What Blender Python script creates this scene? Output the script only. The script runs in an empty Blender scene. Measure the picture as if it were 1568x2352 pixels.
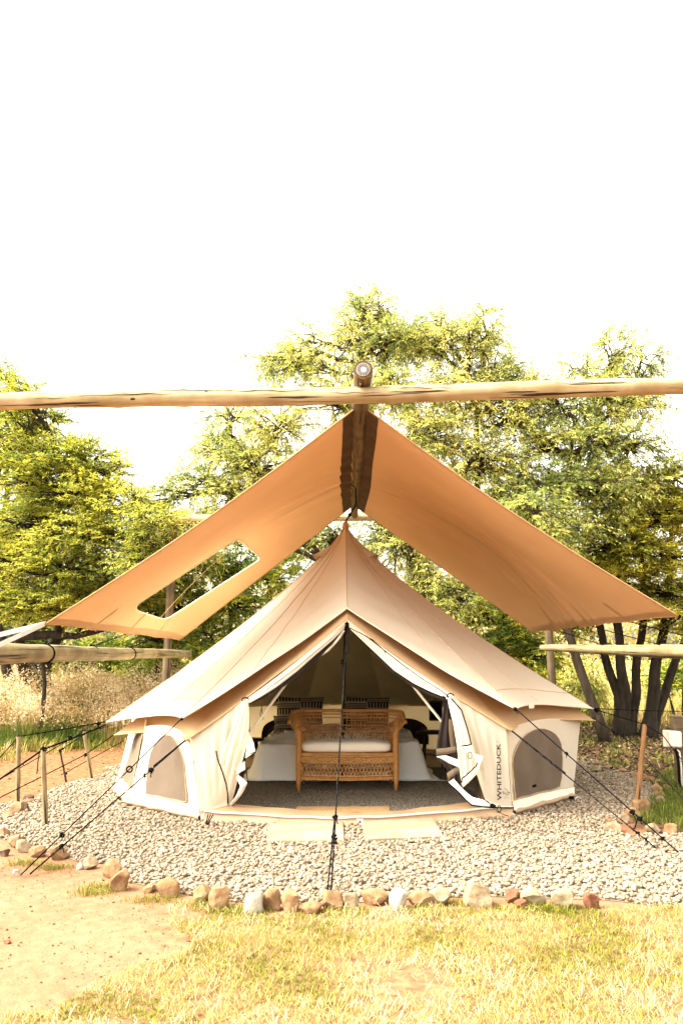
import bpy, math, random
import numpy as np
from mathutils import Vector, Matrix, noise
from mathutils.geometry import delaunay_2d_cdt

# ------------------------------------------------------------ camera, sky, sun, exposure
SC = bpy.context.scene
COL = SC.collection
FPX, PITCH, EYE = 1700.0, math.radians(11.2), 1.35
cam_d = bpy.data.cameras.new('camera')
cam = bpy.data.objects.new('camera', cam_d)
COL.objects.link(cam)
cam.location = (0, 0, EYE)
cam.rotation_euler = (math.pi / 2 + PITCH, 0, 0)
cam_d.sensor_fit = 'HORIZONTAL'
cam_d.sensor_width = 24.0
cam_d.lens = 24.0 * FPX / 1568.0
cam_d.clip_start = 0.05
cam_d.clip_end = 1500
SC.camera = cam

SUN_DIR = Vector((-0.64, -0.12, 0.76)).normalized()        # towards the sun
sun_el = math.asin(SUN_DIR.z)
w = bpy.data.worlds.new("World")
SC.world = w
w.use_nodes = True
nt = w.node_tree
nt.nodes.clear()
sky = nt.nodes.new('ShaderNodeTexSky')
sky.sky_type = 'NISHITA'
sky.sun_disc = False
sky.sun_elevation = sun_el
sky.sun_rotation = math.atan2(SUN_DIR.x, SUN_DIR.y)
sky.air_density = 1.0
sky.dust_density = 6.0
sky.ozone_density = 1.0
hs = nt.nodes.new('ShaderNodeHueSaturation')              # thin white overcast: the blue is washed out
hs.inputs['Saturation'].default_value = 0.12
tint = nt.nodes.new('ShaderNodeMix'); tint.data_type = 'RGBA'; tint.blend_type = 'MULTIPLY'
tint.inputs[0].default_value = 1.0
tint.inputs[7].default_value = (1.0, 0.94, 0.80, 1)
bg = nt.nodes.new('ShaderNodeBackground')
bg.inputs['Strength'].default_value = 0.15
wo = nt.nodes.new('ShaderNodeOutputWorld')
nt.links.new(sky.outputs[0], hs.inputs['Color'])
nt.links.new(hs.outputs[0], tint.inputs[6])
nt.links.new(tint.outputs[2], bg.inputs['Color'])
nt.links.new(bg.outputs[0], wo.inputs['Surface'])

sl = bpy.data.lights.new('sun', 'SUN')
sl.energy = 0.95
sl.angle = math.radians(18)
sl.color = (1.0, 0.90, 0.73)
sun = bpy.data.objects.new('sun', sl)
COL.objects.link(sun)
sun.rotation_euler = SUN_DIR.to_track_quat('Z', 'Y').to_euler()
SC.view_settings.view_transform = 'Standard'
SC.view_settings.look = 'None'
SC.view_settings.gamma = 1
SC.view_settings.use_curve_mapping = False
SC.view_settings.exposure = 2.9
try:
    SC.cycles.max_bounces = 8
    SC.cycles.transparent_max_bounces = 8
except Exception:
    pass

R = random.Random(7)
NR = np.random.default_rng(11)
CP, SP = math.cos(PITCH), math.sin(PITCH)


def ray(u, v):
    k = (1176 - v) / FPX
    return Vector(((u - 784) / FPX, CP - SP * k, SP + CP * k))


def G(u, v, z=0.0):                     # where the sight line through a point of the photo meets height z
    d = ray(u, v)
    return Vector((0, 0, EYE)) + d * ((z - EYE) / d.z)


def U(u, v, y):                         # ... or the distance y
    d = ray(u, v)
    return Vector((0, 0, EYE)) + d * (y / d.y)


def proj(P):
    x, y, z = P
    z -= EYE
    dep = y * CP + z * SP
    return 784 + FPX * x / dep, 1176 - FPX * (-y * SP + z * CP) / dep


# ------------------------------------------------------------ tagging
def tag(o, label=None, cat=None, group=None, kind=None):
    if label: o['label'] = label
    if cat: o['category'] = cat
    if group: o['group'] = group
    if kind: o['kind'] = kind
    return o


def empty(name, loc, label, cat, group=None):
    o = bpy.data.objects.new(name, None)
    COL.objects.link(o)
    o.location = loc
    o.empty_display_size = 0.1
    return tag(o, label, cat, group)


def from_np(name, V, F, m, parent=None, smooth=False, rnd=None, uv=None, base=None):
    """one mesh object from arrays; V (n,3) world coordinates, F (m,k)"""
    V = np.asarray(V, dtype=np.float64)
    if parent is not None:
        org = np.array(WORLD[parent.name])
    elif base is not None:
        org = np.array(base, dtype=float)
    else:
        org = np.array([(V[:, 0].min() + V[:, 0].max()) / 2, (V[:, 1].min() + V[:, 1].max()) / 2, V[:, 2].min()])
    W = (V - org).astype(np.float32)
    me = bpy.data.meshes.new(name)
    if isinstance(F, np.ndarray):
        k = F.shape[1]
        me.vertices.add(len(W)); me.vertices.foreach_set('co', W.ravel())
        me.loops.add(F.size); me.loops.foreach_set('vertex_index', F.astype(np.int32).ravel())
        me.polygons.add(len(F))
        me.polygons.foreach_set('loop_start', np.arange(0, F.size, k, dtype=np.int32))
        me.update(calc_edges=True)
    else:
        me.from_pydata([tuple(p) for p in W], [], F)
        me.update()
    if smooth:
        me.polygons.foreach_set('use_smooth', [True] * len(me.polygons))
    if rnd is not None:
        a = me.attributes.new('rnd', 'FLOAT', 'POINT')
        a.data.foreach_set('value', np.asarray(rnd, dtype=np.float32))
    if uv is not None:
        ul = me.uv_layers.new(name='UVMap')
        li = np.empty(len(me.loops), dtype=np.int32)
        me.loops.foreach_get('vertex_index', li)
        ul.data.foreach_set('uv', np.asarray(uv, dtype=np.float32)[li].ravel())
    me.materials.append(m)
    o = bpy.data.objects.new(name, me)
    COL.objects.link(o)
    if parent is not None:
        o.parent = parent
        WORLD[o.name] = tuple(WORLD[parent.name])
    else:
        o.location = org
        WORLD[o.name] = tuple(org)
    return o


WORLD = {}
_empty = empty


def empty(name, loc, label, cat, group=None):
    o = _empty(name, loc, label, cat, group)
    WORLD[o.name] = tuple(loc)
    return o


class MB:
    """collects shapes for one mesh"""
    def __init__(s):
        s.V, s.F, s.UV, s.R = [], [], [], []
        s.r = 0.5
        s.flat = False

    def add(s, V, F, uv=None):
        b = len(s.V)
        s.V += [tuple(p) for p in V]
        s.F += [tuple(i + b for i in f) for f in F]
        s.UV += list(uv) if uv is not None else [(p[0], p[1]) for p in V]
        s.R += [s.r] * len(V)
        return s

    def box(s, c, size, rot=None, taper=1.0, bev=0.0):
        hx, hy, hz = [q / 2 for q in size]
        c = Vector(c)
        P = []
        b = min(bev, hx * .9, hy * .9, hz * .9)
        if b > 0:
            s.flat = True
            # chamfered box : 24 vertices
            for sx in (-1, 1):
                for sy in (-1, 1):
                    for sz in (-1, 1):
                        P.append(Vector((sx * hx, sy * (hy - b), sz * (hz - b))))
                        P.append(Vector((sx * (hx - b), sy * hy, sz * (hz - b))))
                        P.append(Vector((sx * (hx - b), sy * (hy - b), sz * hz)))
            idx = lambda sx, sy, sz, k: ((sx > 0) * 4 + (sy > 0) * 2 + (sz > 0)) * 3 + k
            F = []
            F += [[idx(q, -1, -1, 0), idx(q, 1, -1, 0), idx(q, 1, 1, 0), idx(q, -1, 1, 0)][::q] for q in (1, -1)]
            F += [[idx(-1, q, -1, 1), idx(1, q, -1, 1), idx(1, q, 1, 1), idx(-1, q, 1, 1)][::-q] for q in (1, -1)]
            F += [[idx(-1, -1, q, 2), idx(1, -1, q, 2), idx(1, 1, q, 2), idx(-1, 1, q, 2)][::q] for q in (1, -1)]
            for a in (-1, 1):
                for d in (-1, 1):
                    F.append([idx(a, d, -1, 0), idx(a, d, 1, 0), idx(a, d, 1, 1), idx(a, d, -1, 1)][::a * d])
                    F.append([idx(-1, a, d, 1), idx(1, a, d, 1), idx(1, a, d, 2), idx(-1, a, d, 2)][::a * d])
                    F.append([idx(a, -1, d, 0), idx(a, 1, d, 0), idx(a, 1, d, 2), idx(a, -1, d, 2)][::-a * d])
            for sx in (-1, 1):
                for sy in (-1, 1):
                    for sz in (-1, 1):
                        F.append([idx(sx, sy, sz, 0), idx(sx, sy, sz, 1), idx(sx, sy, sz, 2)][::sx * sy * sz])
        else:
            for sx in (-1, 1):
                for sy in (-1, 1):
                    for sz in (-1, 1):
                        P.append(Vector((sx * hx, sy * hy, sz * hz)))
            F = [(0, 1, 3, 2), (4, 6, 7, 5), (0, 4, 5, 1), (2, 3, 7, 6), (0, 2, 6, 4), (1, 5, 7, 3)]
        for p in P:
            if p.z < 0:
                p.x *= taper; p.y *= taper
        if rot is not None:
            P = [rot @ p for p in P]
        return s.add([p + c for p in P], F, [(p.x, p.z) for p in P])

    def tube(s, pts, rad, n=8, cap=True, wob=0.0, seed=0.0, flat=None):
        pts = [Vector(p) for p in pts]
        if not hasattr(rad, '__len__'):
            rad = [rad] * len(pts)
        V, UV, F = [], [], []
        ref = None
        L = 0
        for i, p in enumerate(pts):
            a = pts[max(i - 1, 0)]; b = pts[min(i + 1, len(pts) - 1)]
            d = (b - a).normalized()
            if ref is None:
                ref = Vector((0, 0, 1)) if abs(d.z) < .9 else Vector((1, 0, 0))
            x = (ref - d * ref.dot(d)).normalized()
            ref = x
            y = d.cross(x)
            if i: L += (p - pts[i - 1]).length
            for j in range(n + 1):
                t = 2 * math.pi * j / n
                r = rad[i]
                if wob:
                    r *= 1 + wob * noise.noise(Vector((math.cos(t) * 1.3, math.sin(t) * 1.3, L * 2.2 + seed)))
                fx, fy = flat or (1, 1)
                V.append(p + x * (math.cos(t) * r * fx) + y * (math.sin(t) * r * fy))
                UV.append((L, rad[0] * t))
        for i in range(len(pts) - 1):
            for j in range(n):
                a = i * (n + 1) + j
                F.append((a, a + 1, a + n + 2, a + n + 1))
        if cap:
            k = len(V)
            V += [pts[0], pts[-1]]; UV += [(0, 0), (L, 0)]
            for j in range(n):
                F.append((k, j + 1, j))
                q = (len(pts) - 1) * (n + 1)
                F.append((k + 1, q + j, q + j + 1))
        return s.add(V, F, UV)

    def grid(s, fn, nu, nv, uvf=None):
        V = [fn(i / nu, j / nv) for j in range(nv + 1) for i in range(nu + 1)]
        F = [(j * (nu + 1) + i, j * (nu + 1) + i + 1, (j + 1) * (nu + 1) + i + 1, (j + 1) * (nu + 1) + i) for j in range(nv) for i in range(nu)]
        UV = [(i / nu, j / nv) if uvf is None else uvf(i / nu, j / nv) for j in range(nv + 1) for i in range(nu + 1)]
        return s.add(V, F, UV)

    def build(s, name, m, parent=None, smooth=True, label=None, cat=None, group=None, kind=None, base=None):
        o = from_np(name, np.array(s.V), s.F, m, parent, smooth and not s.flat, uv=s.UV, rnd=s.R, base=base)
        return tag(o, label, cat, group, kind)


def autosmooth(o, deg=35):
    me = o.data
    import bmesh
    bm = bmesh.new(); bm.from_mesh(me)
    bmesh.ops.recalc_face_normals(bm, faces=bm.faces)
    for e in bm.edges:
        if len(e.link_faces) == 2 and e.calc_face_angle(0) > math.radians(deg):
            e.smooth = False
    bm.to_mesh(me); bm.free()
    return o


# ------------------------------------------------------------ materials
def lin(c):
    return tuple(c) + (1,)


def new_mat(name):
    m = bpy.data.materials.new(name)
    m.use_nodes = True
    m.node_tree.nodes.clear()
    return m, m.node_tree.nodes, m.node_tree.links


def mat(name, c1, c2=None, rough=0.8, scale=6.0, bump=0.0, bscale=40.0, coord='Object', stretch=(1, 1, 1), trans=0.0, tcol=None,
        spec=0.3, metal=0.0, rnd=None, fac_lo=.35, fac_hi=.65, detail=4.0, sheen=0.0):
    m, N, L = new_mat(name)
    out = N.new('ShaderNodeOutputMaterial')
    P = N.new('ShaderNodeBsdfPrincipled')
    P.inputs['Roughness'].default_value = rough
    P.inputs['Specular IOR Level'].default_value = spec
    P.inputs['Metallic'].default_value = metal
    tc = N.new('ShaderNodeTexCoord')
    mp = N.new('ShaderNodeMapping')
    mp.inputs['Scale'].default_value = stretch
    L.new(tc.outputs[coord], mp.inputs[0])
    if rnd:
        at = N.new('ShaderNodeAttribute'); at.attribute_name = 'rnd'
        r = N.new('ShaderNodeValToRGB')
        r.color_ramp.elements[0].position = rnd[0][0]; r.color_ramp.elements[0].color = lin(rnd[0][1])
        r.color_ramp.elements[1].position = rnd[-1][0]; r.color_ramp.elements[1].color = lin(rnd[-1][1])
        for p_, c_ in rnd[1:-1]:
            e = r.color_ramp.elements.new(p_); e.color = lin(c_)
        L.new(at.outputs['Fac'], r.inputs[0])
        colr = r.outputs[0]
        if c2 is not None:
            pass
    else:
        nz = N.new('ShaderNodeTexNoise')
        nz.inputs['Scale'].default_value = scale
        nz.inputs['Detail'].default_value = detail
        L.new(mp.outputs[0], nz.inputs['Vector'])
        r = N.new('ShaderNodeValToRGB')
        r.color_ramp.elements[0].position = fac_lo; r.color_ramp.elements[0].color = lin(c1)
        r.color_ramp.elements[1].position = fac_hi; r.color_ramp.elements[1].color = lin(c2 or c1)
        L.new(nz.outputs['Fac'], r.inputs[0])
        colr = r.outputs[0]
    L.new(colr, P.inputs['Base Color'])
    if bump:
        nb = N.new('ShaderNodeTexNoise'); nb.inputs['Scale'].default_value = bscale; nb.inputs['Detail'].default_value = 5
        L.new(mp.outputs[0], nb.inputs['Vector'])
        b = N.new('ShaderNodeBump'); b.inputs['Strength'].default_value = bump; b.inputs['Distance'].default_value = 0.01
        L.new(nb.outputs['Fac'], b.inputs['Height'])
        L.new(b.outputs[0], P.inputs['Normal'])
    if trans:
        T = N.new('ShaderNodeBsdfTranslucent')
        mx = N.new('ShaderNodeMixShader'); mx.inputs[0].default_value = trans
        if tcol:
            T.inputs[0].default_value = lin(tcol)
        else:
            L.new(colr, T.inputs[0])
        L.new(P.outputs[0], mx.inputs[1]); L.new(T.outputs[0], mx.inputs[2])
        L.new(mx.outputs[0], out.inputs[0])
    else:
        L.new(P.outputs[0], out.inputs[0])
    m['_p'] = 1
    return m


def wood_mat(name, c1, c2, dark, crack=0.5, ring=40):
    """round log: UV u runs along the grain in metres"""
    m, N, L = new_mat(name)
    out = N.new('ShaderNodeOutputMaterial')
    P = N.new('ShaderNodeBsdfPrincipled'); P.inputs['Roughness'].default_value = .75; P.inputs['Specular IOR Level'].default_value = .25
    tc = N.new('ShaderNodeTexCoord')
    mp = N.new('ShaderNodeMapping'); mp.inputs['Scale'].default_value = (1.6, 22, 1)
    L.new(tc.outputs['UV'], mp.inputs[0])
    n1 = N.new('ShaderNodeTexNoise'); n1.inputs['Scale'].default_value = 1.0; n1.inputs['Detail'].default_value = 6
    L.new(mp.outputs[0], n1.inputs['Vector'])
    r1 = N.new('ShaderNodeValToRGB')
    r1.color_ramp.elements[0].position = .32; r1.color_ramp.elements[0].color = lin(c1)
    r1.color_ramp.elements[1].position = .66; r1.color_ramp.elements[1].color = lin(c2)
    L.new(n1.outputs['Fac'], r1.inputs[0])
    # long drying cracks
    mp2 = N.new('ShaderNodeMapping'); mp2.inputs['Scale'].default_value = (1.1, 30, 1)
    mp2.inputs['Location'].default_value = (3.1, 1.7, 0)
    L.new(tc.outputs['UV'], mp2.inputs[0])
    n2 = N.new('ShaderNodeTexNoise'); n2.inputs['Scale'].default_value = 1.0; n2.inputs['Detail'].default_value = 3
    L.new(mp2.outputs[0], n2.inputs['Vector'])
    r2 = N.new('ShaderNodeValToRGB')
    r2.color_ramp.elements[0].position = .345 + .04 * crack; r2.color_ramp.elements[0].color = (1, 1, 1, 1)
    r2.color_ramp.elements[1].position = .39 + .04 * crack; r2.color_ramp.elements[1].color = (0, 0, 0, 1)
    L.new(n2.outputs['Fac'], r2.inputs[0])
    # weather blotches
    n3 = N.new('ShaderNodeTexNoise'); n3.inputs['Scale'].default_value = 5; n3.inputs['Detail'].default_value = 4
    L.new(tc.outputs['Object'], n3.inputs['Vector'])
    r3 = N.new('ShaderNodeValToRGB')
    r3.color_ramp.elements[0].position = .42; r3.color_ramp.elements[0].color = (0, 0, 0, 1)
    r3.color_ramp.elements[1].position = .72; r3.color_ramp.elements[1].color = (.75, .75, .75, 1)
    L.new(n3.outputs['Fac'], r3.inputs[0])
    m1 = N.new('ShaderNodeMix'); m1.data_type = 'RGBA'
    L.new(r3.outputs[0], m1.inputs[0]); L.new(r1.outputs[0], m1.inputs[6]); m1.inputs[7].default_value = lin(dark)
    m2 = N.new('ShaderNodeMix'); m2.data_type = 'RGBA'
    L.new(r2.outputs[0], m2.inputs[0]); L.new(m1.outputs[2], m2.inputs[6]); m2.inputs[7].default_value = (.03, .018, .008, 1)
    L.new(m2.outputs[2], P.inputs['Base Color'])
    b = N.new('ShaderNodeBump'); b.inputs['Strength'].default_value = .5; b.inputs['Distance'].default_value = .006
    L.new(n1.outputs['Fac'], b.inputs['Height'])
    b2 = N.new('ShaderNodeBump'); b2.inputs['Strength'].default_value = .8; b2.inputs['Distance'].default_value = .01; b2.invert = True
    L.new(r2.outputs[0], b2.inputs['Height']); L.new(b.outputs[0], b2.inputs['Normal'])
    L.new(b2.outputs[0], P.inputs['Normal'])
    L.new(P.outputs[0], out.inputs[0])
    return m


M = {}
M['canopy'] = mat('canopy_canvas', (.52, .31, .16), (.56, .34, .18), .9, 1.2, bump=.25, bscale=60, trans=.035, tcol=(.50, .22, .075), spec=.1)
M['canopy_hem'] = mat('canopy_hem', (.42, .27, .14), (.46, .30, .16), .9, 5, bump=.2, bscale=90, trans=.25, tcol=(.85, .5, .22), spec=.1)
M['piping'] = mat('pale_piping', (.62, .52, .38), (.68, .58, .43), .8, 9, spec=.2)
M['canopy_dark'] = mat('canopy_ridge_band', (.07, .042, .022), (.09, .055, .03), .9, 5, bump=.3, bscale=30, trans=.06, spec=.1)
M['fly'] = mat('tent_roof_canvas', (.60, .55, .46), (.65, .60, .505), .5, 1.4, bump=.22, bscale=22, trans=.08, tcol=(.85, .5, .2), spec=.38)
M['shade_sheet'] = mat('tent_roof_shade', (.25, .23, .155), (.29, .265, .18), .9, 3, spec=.05)  # added olive sheet under the roof; the inside shade is put into its colour
M['roof'] = mat('tent_inner_roof_canvas', (.42, .27, .15), (.46, .30, .17), .8, 2, bump=.2, bscale=25, trans=.02, tcol=(.8, .45, .18), spec=.2)
M['wall'] = mat('tent_wall_canvas', (.78, .72, .61), (.83, .77, .67), .85, 3, bump=.3, bscale=14, trans=.42, tcol=(.90, .72, .42), spec=.15)
M['curtain'] = mat('tent_curtain_canvas', (.82, .77, .67), (.86, .81, .72), .85, 3, bump=.25, bscale=18, trans=.16, tcol=(.9, .7, .4), spec=.15)
M['seam'] = mat('tent_seam', (.44, .29, .17), (.50, .34, .21), .8, 20, spec=.2)
M['mesh'] = mat('insect_mesh', (.115, .086, .062), (.14, .105, .078), .85, 4, bump=.15, bscale=300, trans=.05, spec=.2)
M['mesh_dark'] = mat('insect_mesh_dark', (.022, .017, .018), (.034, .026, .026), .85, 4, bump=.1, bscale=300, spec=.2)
M['mesh_trim'] = mat('mesh_trim', (.10, .075, .05), (.14, .105, .07), .85, 8, bump=.1, bscale=100, spec=.2)
M['ground_pvc'] = mat('groundsheet_pvc', (.28, .175, .10), (.35, .225, .135), .55, 3, bump=.3, bscale=12, spec=.4)
M['zip'] = mat('zip_black', (.003, .003, .003), None, .8, spec=.08)
M['black'] = mat('black_rope', (.002, .002, .003), (.008, .008, .009), 1, 160, spec=.03)
M['rope_fleck'] = mat('flecked_rope', (.003, .003, .004), (.09, .085, .075), 1, 120, fac_lo=.54, fac_hi=.68, spec=.03)
M['steel'] = mat('dark_steel', (.03, .028, .022), (.06, .055, .045), .4, 8, metal=.7)
M['galv'] = mat('galvanised', (.6, .6, .58), (.7, .7, .68), .35, 20, metal=.8)
M['pole_cream'] = mat('painted_tent_pole', (.70, .62, .50), (.76, .68, .56), .45, 8, spec=.4)
M['webbing'] = mat('grey_webbing', (.55, .55, .53), (.66, .66, .64), .7, 60, spec=.3)
M['log_pale'] = wood_mat('weathered_pale_log', (.29, .225, .11), (.44, .37, .235), (.22, .155, .07), .55)
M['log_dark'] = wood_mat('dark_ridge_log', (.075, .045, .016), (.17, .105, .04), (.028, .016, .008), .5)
M['log_grey'] = wood_mat('grey_rail_log', (.17, .13, .06), (.29, .235, .125), (.10, .07, .03), .5)
M['knot'] = mat('dark_knot', (.02, .012, .006), (.06, .035, .018), .9, 60)
M['post'] = wood_mat('brown_post', (.075, .052, .028), (.13, .095, .055), (.04, .028, .015), .5)
M['stick'] = wood_mat('stake_wood', (.16, .115, .055), (.27, .21, .115), (.10, .07, .03), .6)
M['stick_r'] = wood_mat('stake_wood_brown', (.22, .105, .045), (.30, .16, .07), (.14, .07, .03), .3)
M['rust'] = mat('rusty_iron', (.010, .006, .005), (.025, .013, .010), .8, 30)
M['cane'] = mat('cane', (.36, .15, .035), (.48, .23, .065), .5, 12, bump=.2, bscale=80, spec=.4)
M['cane_dark'] = mat('cane_brown', (.30, .12, .035), (.42, .19, .06), .5, 12, spec=.4)
M['cane_leg'] = mat('cane_wrapped_leg', (.34, .13, .03), (.46, .21, .055), .45, 30, bump=.5, bscale=60, stretch=(1, 1, 5), spec=.45)
M['cushion'] = mat('cream_cushion', (.74, .66, .56), (.80, .72, .62), .9, 4, bump=.15, bscale=40)
M['duvet'] = mat('grey_white_duvet', (.86, .88, .93), (.90, .92, .95), .9, 2, bump=.25, bscale=8)
M['mattress'] = mat('mattress', (.50, .48, .46), None, .9)
M['tablewood'] = mat('dark_stained_wood', (.010, .007, .005), (.02, .013, .009), .5, 14, stretch=(1, 8, 1))
M['black_panel'] = mat('black_panel', (.01, .01, .011), None, .4)
M['slab'] = mat('concrete_slab', (.22, .165, .105), (.31, .245, .165), .85, 5, bump=.5, bscale=30, detail=8)
M['jute'] = mat('jute_mat', (.30, .17, .07), (.50, .31, .14), .95, 90, bump=.9, bscale=120, detail=2)
M['box_white'] = mat('cream_plastic', (.66, .61, .52), (.70, .65, .56), .45, 6)
M['lid'] = mat('cream_plastic_lid', (.60, .54, .44), None, .45)
M['capwhite'] = mat('white_plate', (.42, .42, .41), None, .5)
M['print'] = mat('black_print', (.004, .004, .004), None, .7)
M['bark'] = mat('bark', (.022, .015, .009), (.06, .043, .028), .95, 14, bump=1.0, bscale=30, stretch=(1, 1, .25), detail=8)
M['bark_dark'] = mat('bark_dark', (.012, .009, .006), (.034, .025, .016), .95, 14, bump=1.0, bscale=30, stretch=(1, 1, .3), detail=8)

# stone kinds
ST = {
    'tan': mat('stone_tan', (.13, .066, .028), (.27, .17, .09), .9, 11, bump=1.0, bscale=26, detail=8),
    'cream': mat('stone_cream', (.16, .11, .062), (.30, .235, .155), .9, 11, bump=1.0, bscale=26, detail=8),
    'white': mat('stone_white', (.27, .23, .175), (.46, .42, .35), .9, 11, bump=1.0, bscale=26, detail=8),
    'brown': mat('stone_brown', (.15, .078, .035), (.25, .145, .072), .9, 11, bump=1.0, bscale=26, detail=8),
    'rust': mat('stone_rust', (.11, .038, .020), (.19, .08, .042), .9, 11, bump=1.0, bscale=26, detail=8),
    'dark': mat('stone_dark', (.055, .03, .018), (.12, .07, .04), .9, 11, bump=1.0, bscale=26, detail=8),
}


def striped_mat():
    """pale cushion cover with black line bands and rows of short bars"""
    m, N, L = new_mat('striped_pillow_cover')
    out = N.new('ShaderNodeOutputMaterial')
    P = N.new('ShaderNodeBsdfPrincipled'); P.inputs['Roughness'].default_value = .9; P.inputs['Specular IOR Level'].default_value = .1
    tc = N.new('ShaderNodeTexCoord')
    sx = N.new('ShaderNodeSeparateXYZ'); L.new(tc.outputs['UV'], sx.inputs[0])

    def math_(op, a, b=None, c=None):
        n = N.new('ShaderNodeMath'); n.operation = op
        for i, q in enumerate((a, b, c)):
            if q is None: continue
            if isinstance(q, (int, float)): n.inputs[i].default_value = q
            else: L.new(q, n.inputs[i])
        return n.outputs[0]
    u, v = sx.outputs[0], sx.outputs[1]
    half = math_('GREATER_THAN', u, .5)
    vv = math_('ADD', v, math_('MULTIPLY', half, .17))
    cell = math_('MULTIPLY', vv, 3.0)
    fr = math_('FRACT', cell)
    bar_zone = math_('GREATER_THAN', fr, .5)
    lines = math_('LESS_THAN', math_('FRACT', math_('MULTIPLY', fr, 6.0)), .45)
    bars = math_('LESS_THAN', math_('FRACT', math_('MULTIPLY', u, 15.0)), .55)
    gap = math_('GREATER_THAN', fr, .58)
    bars = math_('MULTIPLY', bars, gap)
    k = N.new('ShaderNodeMix'); L.new(bar_zone, k.inputs[0]); L.new(lines, k.inputs[2]); L.new(bars, k.inputs[3])
    c = N.new('ShaderNodeMix'); c.data_type = 'RGBA'
    c.inputs[6].default_value = (.30, .27, .215, 1); c.inputs[7].default_value = (.006, .005, .005, 1)
    L.new(k.outputs[0], c.inputs[0])
    L.new(c.outputs[2], P.inputs['Base Color']); L.new(P.outputs[0], out.inputs[0])
    return m


M['stripe'] = striped_mat()


def carpet_mat():
    m, N, L = new_mat('speckled_grey_carpet')
    out = N.new('ShaderNodeOutputMaterial')
    P = N.new('ShaderNodeBsdfPrincipled'); P.inputs['Roughness'].default_value = 1; P.inputs['Specular IOR Level'].default_value = .05
    tc = N.new('ShaderNodeTexCoord')
    n = N.new('ShaderNodeTexNoise'); n.inputs['Scale'].default_value = 70; n.inputs['Detail'].default_value = 3
    L.new(tc.outputs['Object'], n.inputs['Vector'])
    r = N.new('ShaderNodeValToRGB')
    r.color_ramp.elements[0].position = .36; r.color_ramp.elements[0].color = (.035, .032, .028, 1)
    r.color_ramp.elements[1].position = .64; r.color_ramp.elements[1].color = (.30, .25, .20, 1)
    L.new(n.outputs['Fac'], r.inputs[0]); L.new(r.outputs[0], P.inputs['Base Color'])
    b = N.new('ShaderNodeBump'); b.inputs['Strength'].default_value = 1; b.inputs['Distance'].default_value = .01
    L.new(n.outputs['Fac'], b.inputs['Height']); L.new(b.outputs[0], P.inputs['Normal'])
    L.new(P.outputs[0], out.inputs[0])
    return m


M['carpet'] = carpet_mat()

# foliage (attribute rnd picks the leaf's own colour)
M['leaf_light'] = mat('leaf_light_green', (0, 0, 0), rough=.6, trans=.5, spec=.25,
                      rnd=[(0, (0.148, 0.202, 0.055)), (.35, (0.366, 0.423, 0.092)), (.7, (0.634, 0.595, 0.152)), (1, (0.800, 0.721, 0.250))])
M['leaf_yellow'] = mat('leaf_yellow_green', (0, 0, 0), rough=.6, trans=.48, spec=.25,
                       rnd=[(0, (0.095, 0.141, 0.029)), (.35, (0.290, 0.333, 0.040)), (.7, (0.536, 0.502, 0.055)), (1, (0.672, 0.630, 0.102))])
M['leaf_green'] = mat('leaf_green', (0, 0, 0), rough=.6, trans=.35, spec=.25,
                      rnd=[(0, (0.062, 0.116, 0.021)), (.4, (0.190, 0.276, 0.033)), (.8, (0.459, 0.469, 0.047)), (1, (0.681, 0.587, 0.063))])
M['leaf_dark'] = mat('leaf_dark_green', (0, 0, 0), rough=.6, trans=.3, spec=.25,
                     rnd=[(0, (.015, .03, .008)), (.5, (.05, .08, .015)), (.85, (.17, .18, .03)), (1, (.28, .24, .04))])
M['grass'] = mat('lawn_blades', (0, 0, 0), rough=.7, trans=.3, spec=.2,
                 rnd=[(0, (.085, .110, .010)), (.38, (.21, .205, .020)), (.55, (.25, .185, .040)), (.75, (.31, .235, .078)), (.9, (.40, .33, .15)), (1, (.55, .48, .30))])
M['weeds'] = mat('tall_grass_blades', (0, 0, 0), rough=.7, trans=.35, spec=.2,
                 rnd=[(0, (.05, .085, .010)), (.3, (.17, .185, .025)), (.5, (.34, .27, .06)), (.72, (.48, .31, .16)), (1, (.78, .66, .44))])
M['pebble'] = mat('gravel_pebbles', (0, 0, 0), rough=.8, spec=.3, bump=.3, bscale=60,
                  rnd=[(0, (.10, .073, .05)), (.15, (.165, .124, .084)), (.4, (.20, .15, .102)), (.7, (.245, .19, .135)), (.93, (.33, .28, .22)), (1, (.20, .105, .055))])
M['clod'] = mat('soil_crumbs', (0, 0, 0), rough=.95, spec=.1, rnd=[(0, (.09, .042, .02)), (.6, (.16, .09, .048)), (1, (.23, .15, .09))]) if 1 else mat('x', (0,0,0), rnd=[(0, (0.154, 0.070, 0.032)), (.6, (0.294, 0.154, 0.070)), (1, (0.420, 0.266, 0.140))])


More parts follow.
